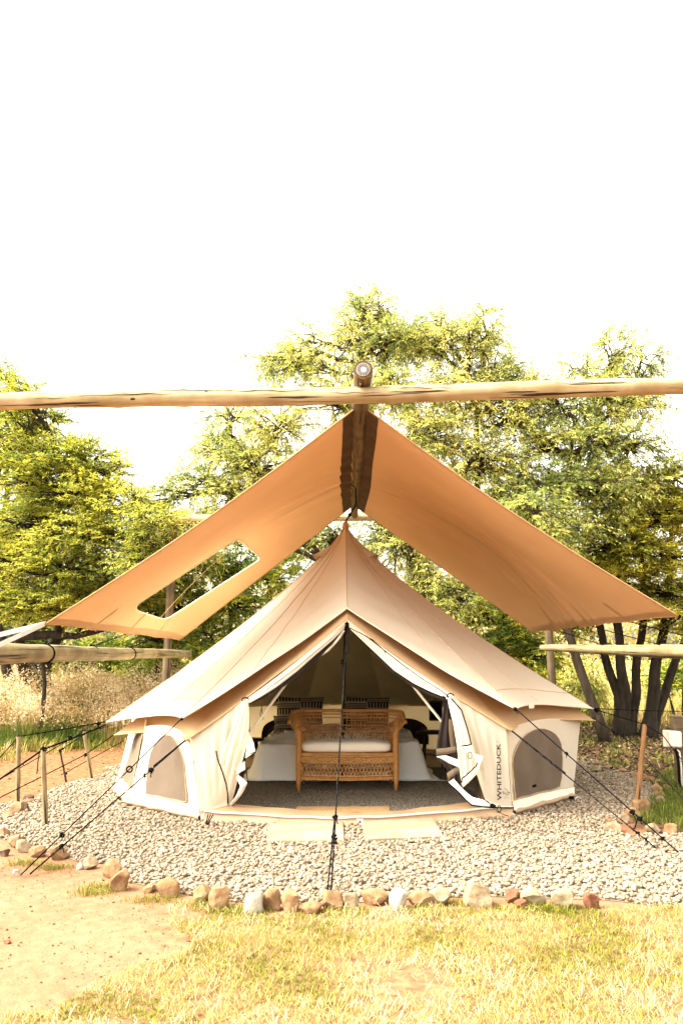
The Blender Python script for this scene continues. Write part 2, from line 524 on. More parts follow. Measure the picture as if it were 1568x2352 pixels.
def ground_mat():
    m, N, L = new_mat('ground_soil')
    out = N.new('ShaderNodeOutputMaterial')
    P = N.new('ShaderNodeBsdfPrincipled'); P.inputs['Roughness'].default_value = .95; P.inputs['Specular IOR Level'].default_value = .1
    tc = N.new('ShaderNodeTexCoord')

    def noise_(s, d=6):
        n = N.new('ShaderNodeTexNoise'); n.inputs['Scale'].default_value = s; n.inputs['Detail'].default_value = d
        L.new(tc.outputs['Object'], n.inputs['Vector']); return n.outputs['Fac']

    def ramp(f, a, b, ca, cb):
        r = N.new('ShaderNodeValToRGB')
        r.color_ramp.elements[0].position = a; r.color_ramp.elements[0].color = lin(ca)
        r.color_ramp.elements[1].position = b; r.color_ramp.elements[1].color = lin(cb)
        L.new(f, r.inputs[0]); return r.outputs[0]
    big, mid, fine = noise_(1.6), noise_(14), noise_(90, 3)
    soil = ramp(big, .35, .68, (.190, .094, .052), (.232, .125, .074))
    soil2 = ramp(mid, .40, .62, (.155, .074, .038), (.232, .130, .078))
    mx = N.new('ShaderNodeMix'); mx.data_type = 'RGBA'; mx.inputs[0].default_value = .35
    L.new(soil, mx.inputs[6]); L.new(soil2, mx.inputs[7])
    lawn = ramp(mid, .35, .65, (.10, .056, .028), (.20, .130, .068))
    litter = ramp(mid, .42, .60, (.03, .016, .009), (.10, .055, .025))
    far = ramp(big, .35, .62, (.18, .17, .035), (.36, .28, .09))
    red = ramp(mid, .36, .64, (.135, .055, .024), (.225, .105, .05))  # red soil further back, with tree shade darkened into its colour

    def attr(nm):
        a = N.new('ShaderNodeAttribute'); a.attribute_name = nm; return a.outputs['Fac']
    c = mx.outputs[2]
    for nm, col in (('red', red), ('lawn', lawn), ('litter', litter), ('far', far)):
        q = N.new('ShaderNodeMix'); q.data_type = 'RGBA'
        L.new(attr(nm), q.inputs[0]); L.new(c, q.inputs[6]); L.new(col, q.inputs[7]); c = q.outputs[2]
    L.new(c, P.inputs['Base Color'])
    b = N.new('ShaderNodeBump'); b.inputs['Strength'].default_value = .6; b.inputs['Distance'].default_value = .02
    L.new(mid, b.inputs['Height'])
    b2 = N.new('ShaderNodeBump'); b2.inputs['Strength'].default_value = .5; b2.inputs['Distance'].default_value = .006
    L.new(fine, b2.inputs['Height']); L.new(b.outputs[0], b2.inputs['Normal']); L.new(b2.outputs[0], P.inputs['Normal'])
    L.new(P.outputs[0], out.inputs[0])
    return m


M['ground'] = ground_mat()


# ------------------------------------------------------------ ground
def inside(poly, X, Y):
    X = np.asarray(X); Y = np.asarray(Y)
    r = np.zeros(X.shape, bool)
    n = len(poly)
    for i in range(n):
        x1, y1 = poly[i]; x2, y2 = poly[(i + 1) % n]
        c = ((y1 > Y) != (y2 > Y)) & (X < (x2 - x1) * (Y - y1) / (y2 - y1 + 1e-12) + x1)
        r ^= c
    return r


def gp(*uv):
    return [tuple(G(u, v)[:2]) for u, v in uv]


# gravel bed outline (front edge follows the stone row, back runs round the tent)
BED = gp((-60, 1862), (12, 1850), (75, 1838), (140, 1806), (205, 1790), (268, 1772)) + \
    [(-2.95, 9.6), (-2.6, 11.2), (-1.4, 12.3), (.2, 12.6), (1.9, 12.3), (3.0, 11.7)] + \
    gp((1368, 1748), (1405, 1758), (1455, 1778), (1500, 1798), (1518, 1812), (1512, 1842), (1475, 1868), (1425, 1880), (1408, 1902), (1430, 1922), (1500, 1920), (1600, 1915)) + \
    [(3.9, 5.4), (3.2, 4.35)] + \
    gp((1568, 2088), (1470, 2078), (1376, 2068), (1230, 2066), (1100, 2060), (940, 2068), (780, 2078), (665, 2078), (560, 2075), (470, 2066), (372, 2042), (300, 2030), (262, 2010), (240, 1985), (190, 1985), (120, 1960), (50, 1945), (0, 1928), (-60, 1925))
LAWN = gp((395, 2080), (470, 2086), (700, 2092), (1000, 2088), (1380, 2085), (1700, 2095)) + [(3.2, 2.3), (-1.4, 2.3)] + \
    gp((-30, 2352), (130, 2318), (240, 2255), (330, 2215), (430, 2190), (388, 2150))
LITTER = gp((1310, 1755), (1300, 1640), (1420, 1600), (1700, 1600), (1900, 1800), (1700, 1960), (1530, 1925), (1440, 1905), (1500, 1850), (1500, 1800))


def build_ground():
    xs = np.concatenate([-np.geomspace(400, 7.2, 26), np.arange(-7, 7.01, .1), np.geomspace(7.2, 400, 26)])
    ys = np.concatenate([-np.geomspace(60, 1.2, 10), np.arange(1.0, 14.01, .1), np.geomspace(14.3, 500, 30)])
    X, Y = np.meshgrid(xs, ys)
    Z = np.zeros_like(X)
    V = np.stack([X, Y, Z], -1).reshape(-1, 3)
    nx = len(xs)
    i, j = np.meshgrid(np.arange(nx - 1), np.arange(len(ys) - 1))
    a = (j * nx + i).ravel()
    F = np.stack([a, a + 1, a + nx + 1, a + nx], 1)
    o = from_np('ground', V, F, M['ground'], base=(0, 8, 0))
    tag(o, kind='structure')
    x, y = V[:, 0], V[:, 1]
    nz = np.array([noise.noise(Vector((p[0] * 1.5, p[1] * 1.5, 3.3))) for p in V])
    lawn = inside(LAWN, x + nz * .12, y + nz * .1).astype(float) * .85
    litter = inside(LITTER, x + nz * .3, y + nz * .4).astype(float)
    far = np.clip((y - 13.2 + nz * 1.2 - np.where(x > 2, 2.5, 0)) / 1.2, 0, 1)
    far = np.maximum(far, (y > 20) * 1.0)
    red = np.clip((y - 5.9 + nz * .5) / 1.6, 0, 1)  # back soil mask, carries the painted tree shade
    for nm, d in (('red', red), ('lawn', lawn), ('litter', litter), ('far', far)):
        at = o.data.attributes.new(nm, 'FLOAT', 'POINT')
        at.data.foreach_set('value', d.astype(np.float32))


build_ground()

ICO_V = None


def ico_arrays(sub=0):
    import bmesh
    bm = bmesh.new()
    bmesh.ops.create_icosphere(bm, subdivisions=sub + 1, radius=1.0)
    V = np.array([v.co[:] for v in bm.verts]); F = np.array([[v.index for v in f.verts] for f in bm.faces])
    bm.free()
    return V, F


ICO0, ICO1, ICO2 = ico_arrays(0), ico_arrays(1), ico_arrays(2)


def scatter_rocks(name, P, S, m, rnd, ico=ICO0, flat=.6, kind='stuff', jag=.18, parent=None, sink=.35):
    """P (n,3) places, S (n) sizes -> one mesh of small stones"""
    n = len(P)
    V0, F0 = ico
    k = len(V0)
    V = np.repeat(V0[None], n, 0)
    V = V * (1 + NR.uniform(-jag, jag, (n, k, 1)))
    sc = np.stack([NR.uniform(.75, 1.25, n), NR.uniform(.6, 1.0, n), NR.uniform(flat * .7, flat * 1.2, n)], 1)
    V = V * sc[:, None]
    # tumble a little, spin freely
    a = NR.uniform(0, 2 * np.pi, n); t = NR.normal(0, .35, n)
    c, s = np.cos(t), np.sin(t)
    y = V[..., 1] * c[:, None] - V[..., 2] * s[:, None]; z = V[..., 1] * s[:, None] + V[..., 2] * c[:, None]
    V[..., 1], V[..., 2] = y, z
    c, s = np.cos(a), np.sin(a)
    x = V[..., 0] * c[:, None] - V[..., 1] * s[:, None]; y = V[..., 0] * s[:, None] + V[..., 1] * c[:, None]
    V[..., 0], V[..., 1] = x, y
    V = V * S[:, None, None]
    V = V + P[:, None]
    V[..., 2] += (S * flat * (1 - sink))[:, None]
    F = (F0[None] + (np.arange(n) * k)[:, None, None]).reshape(-1, 3)
    o = from_np(name, V.reshape(-1, 3), F, m, parent, smooth=False, rnd=np.repeat(rnd, k))
    if kind: o['kind'] = kind
    return o


def build_gravel():
    # a sheet of fines under the pebbles
    poly = BED
    N0 = 150000
    X = NR.uniform(-4.6, 4.6, N0); Y = NR.uniform(4.2, 12.8, N0)
    # more than enough candidates near, fewer far
    keep = inside(poly, X, Y)
    keep &= NR.uniform(0, 1, N0) < np.clip(1.35 - (Y - 4.2) * .085, .5, 1)
    keep &= ((X - .05) ** 2 + (Y - 8.75) ** 2) > 2.3 ** 2
    keep &= ~((Y > 9.5) & (np.abs(X) < 2.4))
    X, Y = X[keep], Y[keep]
    n = len(X)
    S = NR.uniform(.008, .0185, n) * np.where(NR.uniform(0, 1, n) < .07, 1.4, 1)
    Z = NR.uniform(0, .018, n)
    rnd = np.clip(NR.beta(2.2, 1.6, n), 0, 1)
    # stones in the front part of the bed
    near = (Y < 5.6)
    P = np.stack([X, Y, Z], 1)
    scatter = []
    a = scatter_rocks('gravel', P, S, M['pebble'], rnd, ICO0, .62)
    tag(a, 'pale crushed pebbles of the gravel bed round the tent', 'gravel')
    # bedding layer
    from mathutils.geometry import tessellate_polygon
    tri = tessellate_polygon([[Vector((x, y, 0)) for x, y in poly]])
    V = [(x, y, .004) for x, y in poly]
    o = from_np('gravel_bedding', np.array(V), [tuple(t) for t in tri], M['bedding'], base=(0, 8, .004))
    tag(o, kind='structure')


M['bedding'] = mat('gravel_fines', (.13, .10, .07), (.21, .165, .115), .95, 60, bump=.8, bscale=80, detail=4)
build_gravel()


# ------------------------------------------------------------ border stones, one by one
def rock(name, c, rx, ry, h, m, seed, label, cat='stone', group='rough stones edging the gravel bed', cuts=9):
    rr = random.Random(seed)
    V0, F0 = ICO2
    V = V0.copy()
    for _ in range(cuts):
        n = np.array([rr.gauss(0, 1), rr.gauss(0, 1), rr.gauss(0, .8)]); n /= np.linalg.norm(n)
        d = rr.uniform(.5, .8)
        e = V @ n - d
        V = V - np.maximum(e, 0)[:, None] * n
    nz = np.array([noise.noise(Vector(p) * 2.3 + Vector((seed, 0, 0))) for p in V])
    nz2 = np.array([noise.noise(Vector(p) * 7 + Vector((0, seed, 0))) for p in V])
    V = V * (1 + nz[:, None] * .10 + nz2[:, None] * .035)
    ext = np.maximum(V.max(0), -V.min(0))
    V = V / ext
    a = rr.uniform(-.5, .5)
    x = V[:, 0] * rx; y = V[:, 1] * ry
    V = np.stack([x * math.cos(a) - y * math.sin(a), x * math.sin(a) + y * math.cos(a), V[:, 2] * h * .62 + h * .38], 1)
    V = V + np.array([c[0], c[1], 0])
    o = from_np(name, V, F0, m, None, smooth=True, base=(c[0], c[1], 0))
    autosmooth(o, 24)
    tag(o, label, cat, group)
    return o


c5 = lambda x, y: (x * .5, 1819 + y * .5)
c6 = lambda x, y: (784 + x * .5, 1819 + y * .5)
c3 = lambda x, y: (1003.5 + .36 * x, 1379.8 + .36 * y)
c4 = lambda x, y: (x * .28, 1380 + .28 * y)
# (centre, bottom of the stone in the photo -> ground, width px, height px, kind, label)
STONES = [
    (c5(8, 215), 50, 44, 'tan', 'tan stone cut by the photo edge, above the pale trio by the gravel'),
    (c5(60, 260), 75, 58, 'tan', 'rounded tan stone resting behind a whiter stone at the path side'),
    (c5(93, 282), 70, 52, 'cream', 'creamy white stone with grass at its foot beside the red soil path'),
    (c5(12, 300), 46, 36, 'dark', 'small dark red-brown stone on the soil below the pale pair'),
    (c5(156, 304), 88, 46, 'tan', 'low flat tan stone directly behind the double black guy rope'),
    (c5(250, 317), 92, 70, 'tan', 'large angular tan stone the double guy rope passes in front of'),
    (c5(404, 360), 66, 48, 'cream', 'squat pale stone between the rope peg and the tall stacked pair'),
    (c5(362, 360), 40, 30, 'white', 'small whitish stone leaning on the squat pale stone'),
    (c5(512, 400), 98, 76, 'tan', 'upper tan stone of the tall pair at the corner of the sandy path'),
    (c5(542, 462), 86, 86, 'tan', 'lower blocky stone of the tall pair at the corner of the sandy path'),
    (c5(682, 468), 70, 42, 'tan', 'flat wedge of tan stone tucked behind the notched brown stone'),
    (c5(752, 492), 112, 88, 'brown', 'large brown stone with a notch at its foot'),
    (c5(918, 512), 100, 74, 'tan', 'tan stone with a brown side, first left of the pale round block'),
    (c5(1006, 545), 98, 90, 'tan', 'tan round block beside the bright white stone'),
    (c5(1158, 566), 84, 98, 'white', 'bright white upright stone, whitest of the front row'),
    (c5(1248, 552), 88, 88, 'tan', 'square tan stone touching the bright white stone'),
    (c5(1328, 558), 82, 84, 'tan', 'pointed tan stone, second after the bright white stone'),
    (c5(1438, 562), 108, 52, 'brown', 'low red-brown stone just before the centre rope peg'),
    (c5(1520, 550), 94, 92, 'tan', 'big tan block at the foot of the centre guy rope'),
    (c6(40, 548), 84, 80, 'cream', 'rounded cream stone just after the centre guy rope'),
    (c6(155, 526), 116, 62, 'tan', 'long low yellow-tan stone between two paler stones'),
    (c6(257, 552), 90, 88, 'white', 'whitish stone with a hollow under its front edge'),
    (c6(364, 540), 98, 66, 'tan', 'grassy-footed ochre stone between whitish and pinkish stones'),
    (c6(455, 527), 92, 66, 'cream', 'pale pinkish stone with a rusty underside'),
    (c6(640, 535), 128, 106, 'cream', 'largest cream boulder of the front row'),
    (c6(792, 515), 78, 52, 'rust', 'red-brown stone above a smaller flat red one'),
    (c6(832, 541), 62, 36, 'rust', 'small flat red stone lying in the grass edge'),
    (c6(892, 530), 104, 70, 'cream', 'cream wedge stone between the red stones and the upright slab'),
    (c6(1030, 543), 100, 88, 'cream', 'upright cream slab of stone before the single rust red one'),
    (c6(1165, 543), 80, 76, 'rust', 'single rust red stone ending the front row'),
    (c6(1440, 197), 68, 44, 'cream', 'pale wedge stone beside the lower pair of rope pegs'),
    (c6(1516, 200), 72, 54, 'tan', 'triangular tan stone at the grass patch near the photo edge'),
    (c6(1258, 194), 84, 48, 'cream', 'flat cream stone lying on the gravel under the rope'),
    (c6(1236, 152), 46, 28, 'tan', 'half buried tan stone above the flat cream stone'),
    (c6(1302, 150), 60, 42, 'cream', 'oblong pale stone between the two slanting ropes'),
    (c6(1350, 122), 72, 44, 'tan', 'split tan stone in front of the brown stake foot'),
    (c6(1398, 110), 80, 66, 'tan', 'bulky tan stone right beside the brown stake foot'),
    (c3(1035, 1064), 60 / 1.39, 30 / 1.39, 'brown', 'first brown stone of the far arc, next to the leaf litter'),
    (c3(1095, 1086), 66 / 1.39, 36 / 1.39, 'brown', 'second brown stone of the far arc behind the gravel'),
    (c3(1185, 1104), 64 / 1.39, 30 / 1.39, 'brown', 'third stone of the far arc with weeds on it'),
    (c3(1268, 1134), 58 / 1.39, 36 / 1.39, 'tan', 'smooth orange stone behind the brown stake'),
    (c3(1320, 1150), 52 / 1.39, 40 / 1.39, 'tan', 'ochre stone just past the brown stake in the far arc'),
    (c3(1358, 1172), 76 / 1.39, 50 / 1.39, 'tan', 'rounded tan stone at the bend of the far arc'),
    (c3(1420, 1180), 92 / 1.39, 34 / 1.39, 'tan', 'long thin tan stone at the bend of the far arc'),
    (c3(1476, 1212), 60 / 1.39, 34 / 1.39, 'tan', 'outermost brown stone standing in the shaded grass'),
    (c3(1412, 1236), 66 / 1.39, 62 / 1.39, 'tan', 'tall orange-tan stone inside the bend of the far arc'),
    (c3(1432, 1262), 62 / 1.39, 44 / 1.39, 'tan', 'orange stone below the tall one of the far arc'),
    (c3(1428, 1294), 72 / 1.39, 40 / 1.39, 'cream', 'pale flat stone closing the far arc above the grass'),
    (c4(218, 1648), 84 / 1.79, 52 / 1.79, 'dark', 'dark shaded stone behind the first wooden stake foot'),
    (c4(242, 1668), 64 / 1.79, 46 / 1.79, 'brown', 'small brown cube of stone beside the black gravel edge'),
    (c4(118, 1755), 110 / 1.79, 92 / 1.79, 'tan', 'sloping tan stone against the foot of the wooden stake'),
    (c4(186, 1740), 90 / 1.79, 80 / 1.79, 'dark', 'dark half of the stone pair at the wooden stake foot'),
    (c4(38, 1800), 100 / 1.79, 56 / 1.79, 'tan', 'low tan stone at the photo edge below the wooden stake'),
]
for i, (c, wpx, hpx, k, lab) in enumerate(STONES):
    g = G(c[0], c[1])
    s = g.y * 1.03 / FPX * .5                # metres per crop pixel
    rx = wpx * s / 2 * 1.04
    h = hpx * s * .96
    rock('border_stone', (g.x, g.y + rx * .55), rx, rx * R.uniform(.7, .9), h, ST[k], 100 + i, lab, cuts=R.choice((8, 10, 12)))

g = G(784 + 85, 1819 + 110)
rock('loose_stone', (g.x, g.y), .030, .022, .032, ST['rust'], 501, 'small red stone lying on the gravel by the paving slab corner', 'stone', None)
g = G(571, 2200)
rock('loose_stone', (g.x, g.y), .026, .022, .028, ST['brown'], 502, 'small brown stone lying in the patchy grass', 'stone', None)
g = G(17, 2168)
rock('loose_stone', (g.x, g.y), .018, .016, .018, ST['rust'], 503, 'tiny red-brown stone alone on the bare soil', 'stone', None)


# ------------------------------------------------------------ paving slabs
def slab(quad, label):
    P = [G(u, v, .035) for u, v in quad]           # near-left, near-right, far-right, far-left
    mb = MB()
    def f(a, b):
        p = P[0].lerp(P[1], a).lerp(P[3].lerp(P[2], a), b)
        e = .006 * noise.noise(Vector((a * 9, b * 9, 1)))
        return Vector((p.x + (e if a in (0, 1) else 0), p.y + (e if b in (0, 1) else 0), p.z + e * .3))
    nu, nv = 26, 10
    top = [f(i / nu, j / nv) for j in range(nv + 1) for i in range(nu + 1)]
    mb.add(top, [(j * (nu + 1) + i, j * (nu + 1) + i + 1, (j + 1) * (nu + 1) + i + 1, (j + 1) * (nu + 1) + i) for j in range(nv) for i in range(nu)])
    ring = [i for i in range(nu + 1)] + [j * (nu + 1) + nu for j in range(1, nv + 1)] + [nv * (nu + 1) + i for i in range(nu - 1, -1, -1)] + [j * (nu + 1) for j in range(nv - 1, 0, -1)]
    n = len(ring)
    rows = []
    for k, (dz, ex) in enumerate(((0, 0), (-.004, .004), (-.045, .006))):
        cen = sum((top[i] for i in ring), Vector()) / n
        rows.append([top[i] + Vector((0, 0, dz)) + (top[i] - cen).normalized() * ex for i in ring])
    for k in range(2):
        V = rows[k] + rows[k + 1]
        mb.add(V, [(i, i + n, (i + 1) % n + n, (i + 1) % n) for i in range(n)])
    mb.build('paving_slab', M['slab'], smooth=False, label=label, cat='paving slab', group='two stone slabs at the tent door')


slab(((612, 1930), (789, 1929), (787, 1886), (621, 1886)), 'pale sandstone slab at the tent door, crossed by the black guy rope')
slab(((838, 1927), (1016, 1920), (994, 1877), (834, 1885)), 'pale sandstone slab at the tent door with a red pebble before it')


# ------------------------------------------------------------ logs
def log_pts(a, b, n, sag=0.0, wob=.01, seed=0):
    a, b = Vector(a), Vector(b)
    out = []
    for i in range(n + 1):
        t = i / n
        p = a.lerp(b, t)
        p.z += sag * math.sin(math.pi * t)
        p += Vector((noise.noise(Vector((t * 3, seed, 1))), noise.noise(Vector((t * 3, seed, 5))), noise.noise(Vector((t * 3, seed, 9))))) * wob
        out.append(p)
    return out


def log(name, a, b, r0, r1, m, label, cat, n=40, seg=20, wob=.07, sag=0.0, pw=.015, seed=0, group=None, knots=0):
    mb = MB()
    pts = log_pts(a, b, n, sag, pw, seed)
    rad = [r0 + (r1 - r0) * i / n + .004 * noise.noise(Vector((i * .35, seed * 3.1, 0))) for i in range(n + 1)]
    rr = random.Random(seed)
    for _ in range(knots):
        k = rr.randrange(2, n - 2)
        rad[k] += .006
    mb.tube(pts, rad, seg, True, wob, seed)
    o = mb.build(name, m, None, True, label, cat, group)
    autosmooth(o, 60)
    return o


RX, RZ = .165, 3.50
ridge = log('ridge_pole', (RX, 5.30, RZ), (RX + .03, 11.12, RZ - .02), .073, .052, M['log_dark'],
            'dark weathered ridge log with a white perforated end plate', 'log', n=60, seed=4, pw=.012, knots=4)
# the end plate
pl = MB()
V = [Vector((RX, 5.290, RZ))] + [Vector((RX + .052 * math.cos(t * math.pi / 16), 5.290, RZ + .052 * math.sin(t * math.pi / 16))) for t in range(32)]
V2 = [p + Vector((0, .012, 0)) for p in V[1:]]
pl.add(V + V2, [(0, 1 + (t + 1) % 32, 1 + t) for t in range(32)] + [(1 + t, 1 + (t + 1) % 32, 33 + (t + 1) % 32, 33 + t) for t in range(32)])
end_plate = pl.build('end_plate', M['capwhite'], ridge, False)
ds = MB()
for rr_, n_ in ((.045, 16), (.036, 14), (.027, 11)):
    for k in range(n_):
        a = 2 * math.pi * (k + .5 * (rr_ == .036)) / n_
        c = Vector((RX + rr_ * math.cos(a), 5.2885, RZ + rr_ * math.sin(a)))
        ds.box(c, (.0115, .003, .0042), Matrix.Rotation(-(a + math.pi / 2), 3, 'Y'))
tag(ds.build('perforation', M['print'], end_plate, False), kind='stuff')
nl = MB()
for k in range(3):
    a = .3 + k * 2.1
    nl.box((RX + .066 * math.cos(a), 5.292, RZ + .066 * math.sin(a)), (.004, .006, .004))
mbx = MB().tube([(RX - .02, 5.40, RZ - .066), (RX - .02, 5.41, RZ - .078)], .004, 6)
mbx.build('nail', M['galv'], ridge)

log('front_crossbeam', (-3.3, 5.52, 3.305), (3.3, 5.52, 3.462), .066, .070, M['log_pale'],
    'long pale weathered crossbeam log spanning the whole view near the viewer', 'log', n=80, seed=9, pw=.03, sag=-.0, knots=7, wob=.09)
fb = bpy.data.objects['front_crossbeam']
for kx, kz in ((-2.35, .3), (-1.62, -.25), (-1.05, .45), (-.62, -.1), (.38, .1), (.25, -.35), (.95, .15), (1.42, -.2), (1.72, .25), (2.2, .1)):
    zc = 3.305 + (kx + 3.3) / 6.6 * .157
    yk = 5.52 - .064 * math.cos(kz)
    mbk = MB(); L_ = R.uniform(.018, .034)
    mbk.grid(lambda a, b: Vector((kx + L_ * math.cos(a * 2 * math.pi) * (b + .01), yk - .006 * (1 - b) + .004 * b * b, zc + .066 * math.sin(kz) + .011 * math.sin(a * 2 * math.pi) * (b + .01))), 14, 3)
    mbk.build('knot', M['knot'], fb)
for cx_, cl_, cz_ in ((-1.5, .55, .018), (-.6, .75, .022), (.55, .6, .02), (1.9, .5, .028), (-2.3, .35, .0), (.1, .4, -.012)):
    zc = 3.305 + (cx_ + 3.3) / 6.6 * .157
    pts_ = [Vector((cx_ + cl_ * (k / 12 - .5), 5.52 - .0665, zc + cz_ + .004 * math.sin(k * 1.3))) for k in range(13)]
    MB().tube(pts_, [.0004 + .0028 * math.sin(math.pi * k / 12) for k in range(13)], 4).build('drying_crack', M['knot'], fb)
log('back_crossbeam', U(318, 1194, 11.05), U(1262, 1183, 11.05), .072, .056, M['log_pale'],
    'pale crossbeam log across the back posts behind the tent', 'log', n=50, seed=12, pw=.02)


def up(u, y):                            # x of a plumb post seen at column u, at mid height
    return U(u, 1400, y).x


log('rail_log', (-2.86, 4.9, 1.385), (-2.21, 10.9, 1.415), .088, .052, M['log_grey'],
    'thick round rail log with black rope turns, above the dry tall grass', 'log', n=60, seed=21, pw=.02, knots=3)
log('rail_log', (3.98, 7.2, 1.39), (2.90, 10.9, 1.50), .088, .044, M['log_grey'],
    'round rail log crossing in front of the dark multi-stemmed tree', 'log', n=50, seed=22, pw=.02, knots=3)
xl, xr = up(392, 11.15), up(1258, 11.15)
log('back_post', (xl - .02, 11.12, -.05), (xl + .0, 11.12, 3.36), .062, .058, M['post'],
    'upright wooden post seen through the canopy window opening', 'post', seed=31, n=30)
log('back_post', (xr, 11.15, -.05), (xr, 11.15, 3.62), .060, .052, M['post'],
    'upright wooden post behind the tent roof, beside the bright meadow', 'post', seed=32, n=30)
log('side_post', (-2.90, 4.95, -.05), (-2.90, 4.95, 1.32), .07, .065, M['post'],
    'short post under the near end of the thick rope-bound rail', 'post', seed=33, n=16)
log('side_post', (3.98, 7.25, -.05), (3.98, 7.25, 1.33), .07, .065, M['post'],
    'short post under the near end of the rail by the multi-stemmed tree', 'post', seed=34, n=16)


# ------------------------------------------------------------ canopy
def lerp(a, b, t):
    return a + (b - a) * t


LNT, LFT = Vector((RX - .062, 6.12, 3.47)), Vector((RX - .035, 10.3, 3.46))
LNB, LFB = U(103, 1433, 6.3), U(412, 1470, 10.0)
RNT, RFT = Vector((RX + .062, 6.12, 3.47)), Vector((RX + .050, 10.3, 3.46))
RNB, RFB = U(1560, 1415, 6.3), U(1225, 1453, 10.0)


def smooth(a, b, x):
    t = min(1, max(0, (x - a) / (b - a)))
    return t * t * (3 - 2 * t)


def canopy_pt(side, s, t):
    """s: ridge (0) to eave (1); t: near (0) to far (1)"""
    NT, FT, NB, FB = (LNT, LFT, LNB, LFB) if side < 0 else (RNT, RFT, RNB, RFB)
    near = NT.lerp(NB, s); far = FT.lerp(FB, s)
    p = near.lerp(far, t)
    nrm = (NB - NT).cross(FT - NT).normalized()
    if nrm.z < 0: nrm = -nrm
    # the cloth bellies up along a crest and falls away behind it
    tc = .60 + .22 * s
    b = (t / tc if t < tc else 1 - smooth(tc, 1.0, t) * 1.0)
    b = smooth(0, 1, b) if t < tc else b
    p = p + nrm * (.25 * b * max(0, math.sin(math.pi * s)) ** .8)
    p = p - nrm * (.05 * math.sin(math.pi * s) * (1 - t) ** 2)
    # folds running down from the ridge
    if side > 0:
        wz = smooth(.34, .5, t) * (1 - smooth(.74, .9, t)) * smooth(0.02, .3, s)
        p = p + nrm * (.013 * wz * math.sin(t * 95 - s * 9 + 2 * math.sin(s * 4)) + .010 * wz * math.sin(t * 57 + s * 5))
    else:
        wz = smooth(.30, .5, t) * (1 - smooth(.7, .95, t)) * (1 - smooth(.35, .75, s))
        p = p + nrm * (.013 * wz * math.sin(t * 60 + s * 10))
    q = (1 - smooth(0, .12, s))
    p = p + nrm * (.002 * q * math.sin(t * 60))
    # scalloped eave between the ties
    e = smooth(.86, 1, s)
    sc = abs(math.sin(math.pi * t * 4))
    p = p + (NT - NB).normalized() * (.022 * e * sc ** .8)
    return p


GS = np.linspace(0, 1, 41); GT = np.linspace(0, 1, 61)
LG = np.array([[canopy_pt(-1, s, t)[:] for t in GT] for s in GS])
LPX = np.array([[proj(LG[i, j]) for j in range(61)] for i in range(41)])


def inv_left(u, v):
    d = (LPX[..., 0] - u) ** 2 + (LPX[..., 1] - v) ** 2
    i, j = np.unravel_index(d.argmin(), d.shape)
    s, t = GS[i], GT[j]
    for _ in range(12):
        p0 = np.array(proj(canopy_pt(-1, s, t))); e = 1e-3
        ps = (np.array(proj(canopy_pt(-1, s + e, t))) - p0) / e; pt = (np.array(proj(canopy_pt(-1, s, t + e))) - p0) / e
        J = np.stack([ps, pt], 1)
        try:
            dd = np.linalg.solve(J, np.array([u, v]) - p0)
        except Exception:
            break
        s = min(.98, max(.02, s + .6 * dd[0])); t = min(.98, max(.02, t + .6 * dd[1]))
    return s, t


canopy = empty('canopy', (RX, 8.2, 0), 'tan canvas canopy pitched over the ridge log, sheltering the bell tent', 'canopy')


def rounded(poly, r, n=5):
    out = []
    m = len(poly)
    for i in range(m):
        p = Vector(poly[i]); a = Vector(poly[i - 1]); b = Vector(poly[(i + 1) % m])
        da = (a - p); db = (b - p)
        ra = p + da * min(.45, r[i] / da.length); rb = p + db * min(.45, r[i] / db.length)
        for k in range(n + 1):
            t = k / n
            out.append((1 - t) ** 2 * ra + 2 * t * (1 - t) * p + t * t * rb)
    return out


win_px = rounded([(300, 1398), (546, 1236), (600, 1283), (380, 1424)], [28, 14, 12, 16])
_w = []
for _i, _p in enumerate(win_px):
    _q = win_px[(_i + 1) % len(win_px)]
    _n = max(1, int((_q - _p).length / 9))
    _w += [_p.lerp(_q, _k / _n) for _k in range(_n)]
win_px = _w
win_st = [inv_left(p.x, p.y) for p in win_px]


def canopy_panel(side):
    ns, ntt = 70, 110
    pts, edges = [], []
    for i in range(ns + 1):
        for j in range(ntt + 1):
            pts.append((i / ns, j / ntt))
    hole = win_st if side < 0 else None
    if hole:
        hole_np = np.array(hole)
        keep = ~inside([tuple(h) for h in hole], [p[0] for p in pts], [p[1] for p in pts])
        # drop grid points too near the rim
        P = np.array(pts)
        d = np.min(np.linalg.norm(P[:, None] - hole_np[None], axis=2), axis=1)
        keep &= d > .004
        pts = [p for p, k in zip(pts, keep) if k]
        b = len(pts)
        pts += [tuple(h) for h in hole]
        n = len(hole)
        edges = [(b + i, b + (i + 1) % n) for i in range(n)]
        res = delaunay_2d_cdt([Vector(p) for p in pts], edges, [], 0, 1e-7)
        vs, fs = res[0], res[2]
        cen = np.array([[sum(vs[i].x for i in f) / 3, sum(vs[i].y for i in f) / 3] for f in fs])
        ins = inside([tuple(h) for h in hole], cen[:, 0], cen[:, 1])
        fs = [f for f, q in zip(fs, ins) if not q]
        V = [canopy_pt(side, v.x, v.y) for v in vs]
        mb = MB(); mb.add(V, fs, [(v.x, v.y) for v in vs])
    else:
        mb = MB()
        mb.grid(lambda a, b: canopy_pt(side, a, b), ns, ntt)
    return mb.build('canvas_panel', M['canopy'], canopy, True, 'sloping panel with a rounded window cut out' if side < 0 else 'sloping panel with fine diagonal folds')


